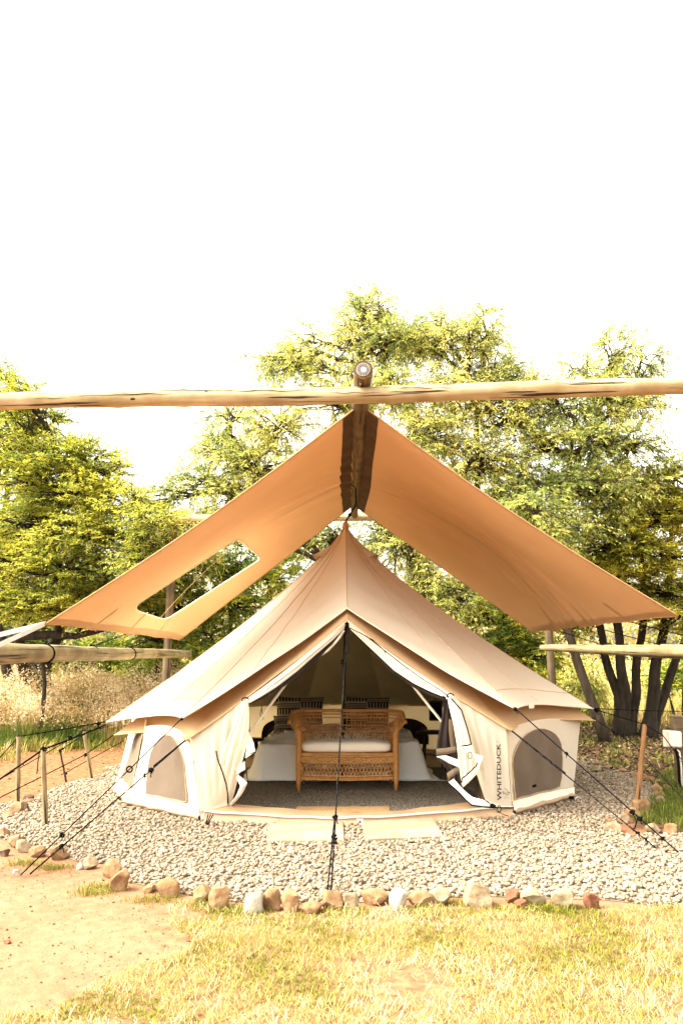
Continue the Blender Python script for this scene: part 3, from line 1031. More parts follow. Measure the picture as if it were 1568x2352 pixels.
for sd in (-1, 1):
    canopy_panel(sd)
    # piped hems: near edge, eave, far edge
    off = Vector((0, 0, -.004))
    def edge(fn, n=60, r=.007, name='hem'):
        MB().tube([fn(i / n) + off for i in range(n + 1)], r, 6, flat=(1, 1)).build(name, M['canopy_hem'], canopy)
    edge(lambda t: canopy_pt(sd, t, 0))
    edge(lambda t: canopy_pt(sd, 1, t), 80, .006)
    edge(lambda t: canopy_pt(sd, t, 1), 60, .006)
    # flat hem band along the eave, hung 3 mm under the cloth, with reinforcing tabs at the ties
    def dn(p, k=.004):
        return p + Vector((0, 0, -k))
    MB().grid(lambda a, b: dn(canopy_pt(sd, .975 + .024 * b, a)), 90, 2).build('hem_band', M['canopy_hem'], canopy)
    MB().grid(lambda a, b: dn(canopy_pt(sd, a, .002 + .010 * b)), 70, 2).build('hem_band', M['canopy_hem'], canopy)
    for tq in (.25, .5, .75):
        MB().grid(lambda a, b: dn(canopy_pt(sd, .90 + .075 * b, tq - .006 + .012 * a), .006), 2, 6).build('tie_tab', M['canopy_hem'], canopy)
    # doubled band beside the ridge log
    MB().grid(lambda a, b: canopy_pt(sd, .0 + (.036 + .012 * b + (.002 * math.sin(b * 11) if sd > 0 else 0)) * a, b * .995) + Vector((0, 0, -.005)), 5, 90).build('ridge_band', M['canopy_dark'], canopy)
    # cross seam two thirds back
    MB().grid(lambda a, b: dn(canopy_pt(sd, .03 + .94 * a, .655 + .006 * b), .003), 60, 1).build('cross_seam', M['canopy_hem'] if 0 else M['canopy_seam'] if 'canopy_seam' in M else M['seam'], canopy)
MB().tube([canopy_pt(-1, *win_st[i % len(win_st)]) + Vector((0, 0, -.003)) for i in range(len(win_st) + 1)], .007, 6, cap=False).build('window_piping', M['piping'], canopy)
# the cloth passing over the log
MB().grid(lambda a, b: Vector((lerp(LNT.x, RNT.x, a), lerp(6.12, 10.3, b), 3.47 + math.sin(math.pi * a) * (.112 - .025 * b))), 8, 30).build('ridge_cover', M['canopy'], canopy)

# ------------------------------------------------------------ bell tent
CX, CY = .05, 8.75


def pol(deg, r, z):
    a = math.radians(deg)
    return Vector((CX + r * math.sin(a), CY - r * math.cos(a), z))


tent = empty('bell_tent', (CX, CY, 0), 'cream and tan canvas bell tent with its front door tied open', 'tent')
A_F = [33, 67, 100, 134, 167]
ANG = A_F + [-a for a in reversed(A_F)]                 # clockwise from the front
APEX = Vector((CX, CY, 2.93))
DA = U(797, 1397, 6.88)                                  # tip of the roof above the door
DA2 = U(797, 1424, 6.80)


def fly_corner(a):
    if a == 33: return U(1183, 1628, 6.6)
    if a == -33: return U(418, 1650, 6.6)
    if a == 67: return U(1363, 1629, 7.8)
    if a == -67: return U(244, 1658, 7.8)
    return pol(a, 2.66, .78)


def roof_corner(a):
    if a == 33: return U(1175, 1680, 6.65)
    if a == -33: return U(425, 1702, 6.65)
    if a == 67: return U(1367, 1656, 7.8)
    if a == -67: return U(262, 1688, 7.8)
    return pol(a, 2.60, .66)


def seam_line(apex, c, t, p=1.25):
    z = lerp(apex.z, c.z, t)
    k = t ** p
    return Vector((lerp(apex.x, c.x, k), lerp(apex.y, c.y, k), z))


def roof_surface(apex, corner, da, name, m, sag=.16, seams=True, hub=.03, wrinkle=1.0, mid_seam=True):
    full = [0] + ANG
    n = len(full)
    for i in range(n):
        a0, a1 = full[i], full[(i + 1) % n]
        c0 = da if a0 == 0 else corner(a0)
        c1 = da if a1 == 0 else corner(a1)
        front = 0 in (a0, a1)
        p0 = 1.0 if a0 == 0 else 1.25
        p1 = 1.0 if a1 == 0 else 1.25

        def f(wq, t, c0=c0, c1=c1, p0=p0, p1=p1, front=front, i=i):
            A = seam_line(apex, c0, t, p0); B = seam_line(apex, c1, t, p1)
            p = A.lerp(B, wq)
            rad = Vector((p.x - CX, p.y - CY, 0))
            if not front:
                k = 4 * wq * (1 - wq) * t ** 3
                p = p - rad.normalized() * (sag * k) if rad.length > 1e-5 else p
                p.z += .035 * k
            else:
                # catenary of the free edge and slack cloth fanning from the door tip
                k = 4 * wq * (1 - wq)
                p.z -= .030 * k * t
                wn = wrinkle * smooth(.35, .8, t)
                p.z += wn * .006 * math.sin(wq * 7 + t * 42 + (0 if i else 2)) * k
            p.z += wrinkle * .006 * noise.noise(Vector((p.x * 2.2, p.y * 2.2, p.z * 2.2))) * min(1, t * 4)
            return p
        mb = MB().grid(f, 24, 46)
        mb.build('roof_panel' if name == 'fly' else 'inner_roof_panel', m, tent, True)
        if name == 'roof':
            MB().grid(lambda a, b: f(a, .02 + .965 * b) - Vector((0, 0, .012)), 20, 40).build('roof_shade', M['shade_sheet'], tent)  # added sheet, stands in for the shaded underside of the roof
        if seams:
            def nf(wq, t, k=.006):
                q = f(wq, t); return q + Vector((q.x - CX, q.y - CY, .9)).normalized() * k
            MB().tube([nf(0, .02 + .965 * k / 40, .002) for k in range(41)], .0045, 5).build('seam', M['seam'], tent)
            if mid_seam and abs(a0) <= 67 and abs(a1) <= 100:
                MB().tube([nf(.5 + (.0 if not front else .12 * (1 if a0 == 0 else -1)), .10 + .885 * k / 40, .001) for k in range(41)], .003, 5).build('seam', M['seam'], tent)
        # edge hem
        MB().tube([f(k / 24, 1.0) for k in range(25)], .007, 6).build('roof_hem' if name == 'fly' else 'inner_hem', m, tent)
        # sewn line above the hem
        if name == 'fly' and not front and abs(a0) < 110 and abs(a1) < 110:
            MB().tube([f(k / 24, .93) + Vector((0, 0, .004)) for k in range(25)], .0025, 4).build('stitched_line', M['seam'], tent)


roof_surface(APEX + Vector((0, 0, .0)), fly_corner, DA, 'fly', M['fly'])
roof_surface(APEX + Vector((0, 0, -.09)), roof_corner, DA2, 'roof', M['roof'], seams=False, sag=.20)

# stitched patch rectangles and the sewn tag
fl = lambda wq, t: seam_line(APEX, DA, t, 1.0).lerp(seam_line(APEX, fly_corner(-33), t), wq)


def loop_on(px, fnY, r=.0028, closed=True):
    pts = [U(u, v, y) for (u, v), y in zip(px, fnY)]
    if closed: pts.append(pts[0])
    return pts


# tag hanging below the right-hand roof edge
c1, c2 = fly_corner(33), fly_corner(67)
def tagf(a, b):
    wq = .285 + .09 * a
    A = c1.lerp(c2, wq)
    rad = Vector((A.x - CX, A.y - CY, 0)).normalized()
    k = 4 * wq * (1 - wq)
    return A - rad * (.16 * k) + Vector((0, 0, .035 * k - .045 * b + .012)) + rad * .012
MB().grid(tagf, 6, 4).build('care_tag', M['curtain'], tent)

# apex cap + hooded vents
MB().tube([APEX + Vector((0, 0, -.05)), APEX + Vector((0, 0, .02)), APEX + Vector((.01, 0, .05))], [.045, .03, .006], 12).build('apex_cap', M['seam'], tent)
for sgn in (-1, 1):
    for dy_ in (0,):
        a = 62 * sgn
        def vf(q, t, a=a):
            th = (q - .5) * math.pi
            base = seam_line(APEX, pol(a, 2.62, .8), lerp(.13, .205, t))
            rad = Vector((math.sin(math.radians(a)), -math.cos(math.radians(a)), 0))
            tan = Vector((-rad.y, rad.x, 0))
            hgt = .075 * t ** .7
            return base + tan * (math.sin(th) * (.03 + .05 * t)) + (rad * .8 + Vector((0, 0, .55))).normalized() * (math.cos(th) * hgt) - rad * .01
        MB().grid(vf, 14, 8).build('vent_hood', M['fly'], tent)
        MB().tube([vf(k / 14, 1.0) for k in range(15)], .006, 6).build('vent_rim', M['seam'], tent)


# walls -------------------------------------------------------
def wall_top(a):
    if a == -57: return pol(-57, 2.33, .70)
    if a == -80: return pol(-80, 2.36, .72)
    c = roof_corner(a)
    rad = Vector((c.x - CX, c.y - CY, 0)).normalized()
    return c - rad * (.14 if abs(a) > 40 else .06) + Vector((0, 0, .0 if abs(a) > 40 else .0))


def wall_bot(a):
    if a == -33: return G(462, 1884, .02)
    if a == -67: return pol(-67, 2.40, 0)
    if a == -57: return G(297, 1853, .0)
    if a == -80: return G(264, 1818, .0)
    if a == 33: return G(1176, 1871, .02)
    if a == 67: return G(1312, 1838, .0)
    return pol(a, 2.50, 0)


def wall_pt(a0, a1, wq, q):
    """q: 0 bottom .. 1 top"""
    A = wall_bot(a0).lerp(wall_top(a0), q); B = wall_bot(a1).lerp(wall_top(a1), q)
    p = A.lerp(B, wq)
    p.z = lerp(lerp(wall_bot(a0).z, wall_bot(a1).z, wq), lerp(wall_top(a0).z, wall_top(a1).z, wq) + .05 * 4 * wq * (1 - wq), q)
    rad = Vector((p.x - CX, p.y - CY, 0)).normalized()
    k = 4 * wq * (1 - wq)
    p -= rad * (.05 * k * (q ** 1.5))
    # slack wrinkles
    p += rad * (.010 * noise.noise(Vector((wq * 5 + a0, q * 1.6, 2))) + .008 * math.sin(wq * 21 + q * 3 + a0) * (1 - q) * k)
    return p


WALLS = [(33, 67), (67, 100), (100, 134), (134, 167), (167, -167), (-167, -134), (-134, -100), (-100, -80), (-80, -57), (-57, -33)]
for (a0, a1) in WALLS:
    MB().grid(lambda a, b: wall_pt(a0, a1, a, .10 + .90 * b), 34, 22).build('wall_panel', M['wall'], tent)
    # lower white mud flap, slightly proud
    def flap(a, b):
        p = wall_pt(a0, a1, a, .05 + .11 * b)
        rad = Vector((p.x - CX, p.y - CY, 0)).normalized()
        return p + rad * (.012 + .012 * (1 - b) + .006 * noise.noise(Vector((a * 8 + a0, 0, 0))))
    MB().grid(flap, 34, 4).build('mud_flap', M['curtain'], tent)
    MB().tube([flap(k / 34, 1.0) for k in range(35)], .003, 4).build('flap_seam', M['seam'], tent)
    # tucked groundsheet edge
    def gs(a, b):
        p = wall_pt(a0, a1, a, .0)
        rad = Vector((p.x - CX, p.y - CY, 0)).normalized()
        th = b * math.pi
        bul = .045 + .012 * noise.noise(Vector((a * 7 + a0, 1, 0)))
        return Vector((p.x, p.y, 0)) + rad * (math.sin(th) * bul - .03 * (b > .5) * b) + Vector((0, 0, .005 + .09 * b + .008 * noise.noise(Vector((a * 12 + a0, b * 2, 4)))))
    MB().grid(gs, 40, 8).build('groundsheet_edge', M['ground_pvc'], tent)
    if abs(a0) < 110 and abs(a1) < 110:
        pass


def window_on(a0, a1, outline, name='mesh_window'):
    """outline in (w, q) wall coordinates"""
    pts = [Vector(p) for p in outline]
    n = len(pts)
    xs = np.arange(.02, 1.0, .035); qs = np.arange(.02, 1.0, .05)
    grid = [(x, y) for x in xs for y in qs]
    ins = inside([tuple(p) for p in pts], [g_[0] for g_ in grid], [g_[1] for g_ in grid])
    P = [Vector(g_) for g_, k in zip(grid, ins) if k and min((Vector(g_) - p).length for p in pts) > .012]
    b = len(P)
    P += pts
    res = delaunay_2d_cdt(P, [(b + i, b + (i + 1) % n) for i in range(n)], [], 0, 1e-7)
    vs, fs = res[0], res[2]
    cen = np.array([[sum(vs[i].x for i in f) / 3, sum(vs[i].y for i in f) / 3] for f in fs])
    ok = inside([tuple(p) for p in pts], cen[:, 0], cen[:, 1])
    fs = [f for f, k in zip(fs, ok) if k]

    def out(wq, q, k):
        p = wall_pt(a0, a1, wq, q)
        rad = Vector((p.x - CX, p.y - CY, 0)).normalized()
        return p + rad * (k + .010 * math.sin(wq * 24 + q * 6) * (1 - .7 * q))
    for sgn in (1,):
        o = MB().add([out(v.x, v.y, .012) for v in vs], fs, [(v.x, v.y) for v in vs]).build(name, M['mesh'], tent)
    # inner side of the window (same cloth seen from inside) and the sewn rim
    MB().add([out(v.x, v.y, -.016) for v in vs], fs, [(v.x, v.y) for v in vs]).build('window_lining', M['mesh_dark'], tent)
    MB().tube([out(pts[i % n].x, pts[i % n].y, .013) for i in range(n + 1)], .0035, 5, cap=False).build('window_rim', M['seam'], tent)
    MB().tube([out(pts[i % n].x, pts[i % n].y, -.018) for i in range(n + 1)], .006, 5, cap=False).build('window_lining_rim', M['zip'], tent)


def arch(w0, w1, q0, q1, lean=0.0, wav=.012, n=46, seed=0):
    out = []
    for i in range(n):
        t = i / n
        # up one side, over, down, and along the foot
        if t < .30: x, y = 0, t / .30 * .55
        elif t < .60:
            a = math.pi - (t - .30) / .30 * math.pi
            x, y = .5 + .5 * math.cos(a), .55 + .45 * math.sin(a)
        elif t < .86: x, y = 1, .55 * (1 - (t - .60) / .26)
        else: x, y = 1 - (t - .86) / .14, 0
        xx = lerp(w0, w1, x) + lean * y * (w1 - w0) + wav * noise.noise(Vector((t * 16, seed, 0)))
        out.append((xx, lerp(q0, q1, y)))
    return out


window_on(33, 67, arch(.03, .75, .175, .90, .04, seed=1))
window_on(67, 100, arch(.2, .8, .245, .85, seed=2))
window_on(-57, -33, arch(.22, .84, .175, .90, -.06, seed=3))
window_on(-80, -57, arch(.30, .96, .2, .86, .1, seed=4))
window_on(134, 167, arch(.50, .97, .24, .72, seed=5))
window_on(-167, -134, arch(.03, .50, .24, .72, seed=6))

# small torn hole and tie at the foot of the window
p = wall_pt(33, 67, .30, .27); p += Vector((p.x - CX, p.y - CY, 0)).normalized() * .026
MB().box(p, (.05, .006, .022), Matrix.Rotation(-.25, 3, 'Y')).build('window_tear', M['zip'], tent)

# groundsheet inside
fl_pts = [wall_bot(a) for a in ANG]
MB().add([Vector((CX, CY, .012))] + [Vector((p.x, p.y, .012)) for p in fl_pts], [(0, i + 1, (i + 1) % 10 + 1) for i in range(10)]).build('groundsheet', M['ground_pvc'], tent, False)

# door front -------------------------------------------------------------
GL, GR = U(565, 1611, 6.62), U(1032, 1602, 6.62)         # where the curtains are tied back


def front_edge(side, t):
    """free edge of the inner roof from the door tip (0) to the corner (1)"""
    c = roof_corner(33 * side)
    p = DA2.lerp(c, t)
    return p + Vector((0, 0, -.030 * 4 * t * (1 - t)))


# gable cloth between the inner roof edge and the opening, gathered in folds
open_L = [(790, 1443), (762, 1470), (722, 1505), (680, 1543), (635, 1578), (600, 1600), (571, 1615)]
open_R = [(801, 1443), (838, 1478), (868, 1507), (905, 1543), (950, 1573), (990, 1592), (1028, 1606)]


def poly_at(P, t):
    k = t * (len(P) - 1); i = min(int(k), len(P) - 2); f = k - i
    a, b = P[i], P[i + 1]
    return tuple(lerp(a[j], b[j], f) for j in range(len(a)))


for side, op, gth in ((-1, open_L, GL), (1, open_R, GR)):
    tmax = .66 if side < 0 else .66
    def gab(a, b, side=side, op=op, tmax=tmax):
        top = front_edge(side, a * tmax) + Vector((0, -.004, -.004))
        u, v = poly_at(op, a)
        bot = U(u, v, lerp(6.84, 6.60, a))
        p = top.lerp(bot, b)
        fold = math.sin(b * math.pi * 5 + a * 1.5) * (.016 * math.sin(math.pi * a) ** .5 + .004)
        belly = .045 * math.sin(math.pi * b) * math.sin(math.pi * a)
        return p + Vector((0, -belly - fold, -fold * .4))
    MB().grid(gab, 44, 30).build('door_gable', M['curtain'], tent)
    MB().tube([gab(k / 44, 1) for k in range(45)], .008, 6).build('door_edge_piping', M['zip'] if side > 0 else M['curtain'], tent)

# second rolled band (pale) and the dark insect curtain gathered under the left edge
def swag(P0, P1, y0, y1, m, name, n=40, k=6, amp=.01, parent=None):
    def f(a, b):
        u0, v0 = poly_at(P0, a); u1, v1 = poly_at(P1, a)
        p = U(lerp(u0, u1, b), lerp(v0, v1, b), lerp(y0, y1, a))
        return p + Vector((0, -.03 * math.sin(math.pi * b) + amp * math.sin(b * 14 + a * 6), 0))
    return MB().grid(f, n, k).build(name, m, tent)


dark_L = [(790, 1447), (768, 1468), (742, 1500), (700, 1540), (656, 1575), (606, 1604), (572, 1618)]
up_L = [(788, 1443), (752, 1474), (714, 1507), (672, 1545), (630, 1578), (596, 1602), (570, 1612)]
swag(up_L, dark_L, 6.93, 6.66, M['mesh_dark'], 'insect_curtain_roll')
tip_L = [(789, 1447), (775, 1465), (762, 1482), (748, 1495), (738, 1508)]
tip_L2 = [(792, 1450), (782, 1466), (770, 1480), (755, 1496), (739, 1507)]
swag(tip_L, tip_L2, 6.82, 6.80, M['curtain'], 'door_flap_tip')
dk_R0 = [(812, 1450), (845, 1478), (878, 1508), (915, 1541), (955, 1570), (995, 1592), (1028, 1606)]
dk_R1 = [(806, 1450), (838, 1481), (866, 1513), (903, 1547), (948, 1579), (990, 1600), (1026, 1612)]
swag(dk_R0, dk_R1, 6.88, 6.64, M['mesh_dark'], 'insect_curtain_roll', amp=.004)
for (o0, o1) in (([(799, 1441), (842, 1462), (880, 1492), (925, 1528), (970, 1560), (1010, 1585), (1030, 1600)], 0), ([(830, 1456), (855, 1470), (880, 1492), (886, 1500)], 0)):
    MB().tube([U(*poly_at(o0, k / 30), lerp(6.755, 6.55, k / 30) if len(o0) > 5 else 6.70) for k in range(31)], .004, 5).build('zip_line', M['zip'], tent)


# wall cloth between the tie and the front corner
def flap_front(side):
    gth = GL if side < 0 else GR
    ctop, cbot = front_edge(side, .97), wall_bot(33 * side)
    dbot = G(522, 1852, .10) if side < 0 else G(1118, 1852, .10)
    ctop = ctop + Vector((0, .03, 0))

    def f(a, b):
        """a: tie side 0 -> corner 1; b: top 0 -> bottom 1"""
        t = lerp(.66, .97, a)
        top = front_edge(side, t) + Vector((0, .0 + .03 * a, -.004))
        if a < .02: top = top.lerp(gth, 1)
        bot = dbot.lerp(cbot, a)
        p = top.lerp(bot, b)
        p.z += .02 * math.sin(math.pi * b) * 0
        am = (1 - a) ** 1.1
        fold = math.sin(a * 26 + b * 2.0) * .017 * am * math.sin(math.pi * min(1, b + .12)) + .012 * noise.noise(Vector((a * 4, b * 3, 7 * side)))
        return p + Vector((0, -fold - .05 * math.sin(math.pi * b) * am, 0))
    return f


FL, FR = flap_front(-1), flap_front(1)
MB().grid(FL, 50, 36).build('front_wall_panel', M['wall'], tent)
MB().grid(FR, 50, 36).build('front_wall_panel', M['wall'], tent)
# white foot band on the front panels
for f in (FL, FR):
    MB().grid(lambda a, b: f(a, .93 + .065 * b) + Vector((0, -.012, -.004)), 40, 3).build('mud_flap', M['curtain'], tent)


# hanging door curtains: fan of folds falling from the tie
def fan(rows, m, name, y_off=0.0, nf=5, amp=.012, nu=40, nv=40, yb=6.75, yt=6.60):
    """rows: list of (u_left, u_right, v, y)"""
    def f(a, b):
        k = b * (len(rows) - 1); i = min(int(k), len(rows) - 2); t = k - i
        r = [lerp(rows[i][j], rows[i + 1][j], t) for j in range(5)]
        u = lerp(r[0], r[1], a); v = lerp(r[2], r[3], a)
        p = U(u, v, r[4] + y_off)
        return p + Vector((0, -amp * math.sin(a * math.pi * nf + b * 1.2) * (.4 + .6 * b) - .01 * math.sin(math.pi * a), 0))
    return MB().grid(f, nu, nv).build(name, m, tent)


# left (uL, uR, vL, vR, y)
fan([(558, 570, 1610, 1610, 6.56), (548, 572, 1640, 1636, 6.57), (530, 572, 1680, 1672, 6.60), (512, 566, 1725, 1712, 6.64),
     (500, 556, 1770, 1752, 6.68), (503, 545, 1810, 1795, 6.74), (517, 532, 1850, 1848, 6.80)], M['curtain'], 'door_curtain', nf=6, amp=.016)
# dark insect curtain behind with pale trims
fan([(562, 572, 1640, 1640, 6.70), (556, 574, 1680, 1678, 6.72), (545, 566, 1715, 1712, 6.76), (538, 563, 1750, 1745, 6.80),
     (532, 560, 1790, 1785, 6.86), (522, 545, 1842, 1836, 6.92)], M['mesh_dark'], 'insect_curtain', nf=4, amp=.01)


def strip(px, wpx, y, m, name, dz=0.0):
    """folded pale band: px list of ((u,v) upper edge, (u,v) lower edge, y)"""
    n = len(px)
    def f(a, b):
        q = poly_at(px, a)
        u = lerp(q[0], q[2], b); v = lerp(q[1], q[3], b)
        return U(u, v, q[4]) + Vector((0, -.012 * math.sin(math.pi * b), 0))
    return MB().grid(f, 16, 4).build(name, m, tent)


strip([(571, 1680, 560, 1700, 6.66), (580, 1700, 566, 1722, 6.64), (587, 1727, 563, 1742, 6.62)], 0, 0, M['curtain'], 'curtain_trim')
strip([(562, 1748, 540, 1762, 6.70), (565, 1752, 543, 1772, 6.68), (563, 1768, 541, 1780, 6.68)], 0, 0, M['curtain'], 'curtain_trim')
strip([(545, 1778, 542, 1788, 6.70), (569, 1799, 552, 1806, 6.66), (555, 1826, 540, 1832, 6.70), (533, 1852, 523, 1850, 6.78)], 0, 0, M['curtain'], 'curtain_trim')
# zip down the left curtain
MB().tube([U(u, v, y) for u, v, y in ((496, 1725, 6.53), (500, 1745, 6.53), (510, 1772, 6.55), (519, 1800, 6.58), (523, 1825, 6.62), (523, 1846, 6.66))], .006, 6).build('zip_line', M['zip'], tent)
MB().tube([U(u, v, y) for u, v, y in ((587, 1727, 6.60), (566, 1735, 6.62), (563, 1750, 6.64), (566, 1772, 6.64), (569, 1800, 6.64), (556, 1828, 6.68), (534, 1852, 6.74))], .004, 5).build('zip_line', M['zip'], tent)

# right: outer curtain
z3 = lambda x, y: (1003.5 + x * .16, 1568 + y * .16)
fan([(1027, 1040, 1603, 1603, 6.54), (1031, 1062, 1625, 1636, 6.54), (1040, 1074, 1660, 1678, 6.55), (1047, 1081, 1700, 1706, 6.57),
     (1052, 1094, 1745, 1742, 6.60), (1056, 1094, 1780, 1768, 6.63), (1060, 1074, 1806, 1800, 6.66)], M['curtain'], 'door_curtain', nf=6, amp=.014)
strip([z3(345, 905) + z3(355, 1015) + (6.50,), z3(490, 890) + z3(495, 1010) + (6.49,)], 0, 0, M['curtain'], 'curtain_trim')
strip([z3(500, 1015) + z3(575, 1150) + (6.53,), z3(660, 1055) + z3(580, 1270) + (6.53,)], 0, 0, M['curtain'], 'curtain_trim')
strip([z3(575, 1150) + z3(575, 1310) + (6.54,), z3(480, 1290) + z3(500, 1390) + (6.52,), z3(360, 1370) + z3(370, 1510) + (6.52,)], 0, 0, M['curtain'], 'curtain_trim')
for P in ([(200, 225), (350, 400), (430, 650), (470, 800), (490, 890)], [(345, 915), (420, 905), (490, 893)], [(578, 1150), (560, 1200), (470, 1290), (360, 1380), (350, 1440)]):
    MB().tube([U(*z3(x, y), 6.47) for x, y in P], .006, 6).build('zip_line', M['zip'], tent)
# ring of cord on the tie band
MB().tube([U(*z3(470 + 28 * math.cos(a * .524), 1050 + 50 * math.sin(a * .524)), 6.46) for a in range(13)], .003, 5).build('toggle_cord', M['black'], tent)
# right: dark insect curtain with trims
fan([(1022, 1034, 1604, 1604, 6.70), (1014, 1040, 1650, 1640, 6.74), (1004, 1046, 1700, 1690, 6.78), (1000, 1052, 1738, 1730, 6.82),
     (1030, 1054, 1772, 1768, 6.82), (1036, 1060, 1800, 1800, 6.80), (1075, 1105, 1832, 1830, 6.78)], M['mesh_dark'], 'insect_curtain', nf=5, amp=.014)
strip([z3(165, 520) + z3(250, 560) + (6.70,), z3(165, 700) + z3(265, 760) + (6.71,), z3(195, 930) + z3(270, 920) + (6.72,)], 0, 0, M['mesh_trim'], 'curtain_trim')
strip([z3(-15, 950) + z3(-15, 1040) + (6.74,), z3(130, 940) + z3(130, 1035) + (6.72,), z3(270, 915) + z3(270, 1000) + (6.70,)], 0, 0, M['mesh_trim'], 'curtain_trim')
strip([z3(-10, 1060) + z3(20, 1075) + (6.72,), z3(130, 1050) + z3(170, 1160) + (6.70,), z3(330, 1120) + z3(330, 1230) + (6.68,)], 0, 0, M['curtain'], 'curtain_trim')
strip([z3(330, 1200) + z3(330, 1290) + (6.70,), z3(230, 1240) + z3(240, 1340) + (6.70,), z3(140, 1300) + z3(150, 1415) + (6.72,)], 0, 0, M['mesh_trim'], 'curtain_trim')
strip([z3(235, 1380) + z3(150, 1435) + (6.70,), z3(340, 1500) + z3(290, 1560) + (6.68,), z3(430, 1590) + z3(390, 1660) + (6.66,), z3(510, 1650) + z3(490, 1750) + (6.62,),
       z3(640, 1680) + z3(640, 1775) + (6.58,), z3(780, 1730) + z3(790, 1790) + (6.56,)], 0, 0, M['curtain'], 'curtain_trim')
MB().tube([U(*z3(x, y), yy) for x, y, yy in ((150, 1435, 6.70), (290, 1560, 6.67), (390, 1665, 6.64), (490, 1760, 6.60), (640, 1785, 6.56), (790, 1800, 6.54), (900, 1800, 6.53), (1100, 1800, 6.55))], .006, 6).build('zip_line', M['zip'], tent)
MB().tube([U(*z3(x, y), yy) for x, y, yy in ((660, 1670, 6.56), (760, 1740, 6.54), (800, 1790, 6.52))], .005, 6).build('zip_line', M['zip'], tent)
kn = U(*z3(800, 1775), 6.50)
MB().box(kn, (.05, .02, .035), Matrix.Rotation(.4, 3, 'Y'), bev=.008).build('zip_pull', M['zip'], tent)
MB().tube([U(*z3(890 + 28 * math.cos(a * .524), 1815 + 45 * math.sin(a * .524)), 6.50) for a in range(13)], .004, 5).build('toggle_cord', M['black'], tent)
MB().tube([U(*z3(x, y), yy) for x, y, yy in ((845, 1860, 6.50), (900, 1870, 6.47), (960, 1900, 6.43), (1030, 1922, 6.40))], .003, 5).build('toggle_cord', M['black'], tent)
# tie-back toggles
for g_ in (GL, GR):
    MB().tube([g_ + Vector((.03 * math.cos(a * .6) - .0, -.05, .018 * math.sin(a * .6) + .015)) for a in range(9)], .006, 6).build('tie_toggle', M['zip'], tent)
    MB().tube([g_ + Vector((-.03, -.03, 0)), g_ + Vector((0, -.055, -.008)), g_ + Vector((.03, -.03, 0))], .013, 8).build('tie_band', M['curtain'], tent)

# bathtub sill along the door
SL = [(479, 1880), (500, 1872), (530, 1868), (620, 1870), (700, 1874), (790, 1876), (880, 1874), (960, 1868), (1040, 1860), (1110, 1855), (1172, 1852)]
sillg = [G(u, v, .055) for u, v in ((470, 1872), (560, 1874), (680, 1878), (790, 1879), (900, 1876), (1010, 1869), (1100, 1864), (1176, 1862)) ]


def sill(a, b):
    k = a * 7; i = min(int(k), 6); t = k - i
    p = sillg[i].lerp(sillg[i + 1], t)
    rise = .055 * (abs(2 * a - 1) ** 1.6)
    th = b
    prof = [(.10, .00), (.035, .030), (.02, .055), (-.03, .058), (-.16 - .12 * abs(2 * a - 1), .055 + .015)]
    kk = th * 4; j = min(int(kk), 3); f = kk - j
    dy = lerp(prof[j][0], prof[j + 1][0], f); z = lerp(prof[j][1], prof[j + 1][1], f)
    wr = .008 * noise.noise(Vector((a * 14, b * 3, 2)))
    return Vector((p.x, p.y - dy * .8, z * (1 + .0) + rise * b + wr))


MB().grid(sill, 90, 16).build('door_sill', M['ground_pvc'], tent)
MB().tube([sill(k / 90, .5) + Vector((0, -.008, .004)) for k in range(91)], .009, 8).build('sill_roll', M['fly'], tent)
p = sill(.475, .2)
MB().box((p.x, p.y - .02, .032), (.052, .006, .045)).build('sill_tab', M['curtain'], tent, False)
MB().tube([(p.x, p.y - .026, .032), (p.x, p.y - .022, .032)], .009, 10).build('eyelet', M['zip'], tent)
# corner tie at the left end of the sill
q = G(479, 1885, .05)
for k in range(3):
    MB().tube([q + Vector((.01 * k - .02, -.03, -.04 + .0)), q + Vector((.012 * k - .01, -.05, .0)), q + Vector((.02 * k, -.03, .05))], .005, 6).build('corner_tie', M['zip'], tent)
q = G(278, 1838, .02)
MB().tube([q + Vector((-.02, -.03, .03)), q + Vector((.02, -.06, -.0)), q + Vector((.05, -.03, .03))], .009, 6).build('corner_tie', M['zip'], tent)
q = G(1322, 1838, .03)
MB().tube([q + Vector((.03 * math.cos(a * .524) + .02, -.01, .03 * math.sin(a * .524))) for a in range(13)], .004, 6).build('corner_ring', M['galv'], tent)
MB().box(q + Vector((-.04, 0, .02)), (.05, .02, .03), bev=.006).build('corner_tie', M['zip'], tent)

# poles
MB().tube([U(785, 1802, 8.50) - Vector((0, 0, U(785, 1802, 8.50).z - .02)), Vector((CX - .01, 8.66, 1.5)), Vector((CX, CY, 2.86))], .017, 12).build('centre_pole', M['steel'], tent)
MB().tube([U(788, 1516, 8.63), U(788, 1526, 8.62)], .026, 12).build('pole_joint', M['steel'], tent)
MB().tube([U(574, 1684, 6.98) + (U(574, 1684, 6.98) - U(650, 1580, 7.02)) * 1.15, U(650, 1580, 7.02) + (U(650, 1580, 7.02) - U(574, 1684, 6.98)) * .25], .012, 10).build('frame_pole', M['pole_cream'], tent)
MB().tube([U(1017, 1662, 6.98) + (U(1017, 1662, 6.98) - U(954, 1583, 7.02)) * 1.6, U(954, 1583, 7.02) + (U(954, 1583, 7.02) - U(1017, 1662, 6.98)) * .25], .012, 10).build('frame_pole', M['pole_cream'], tent)


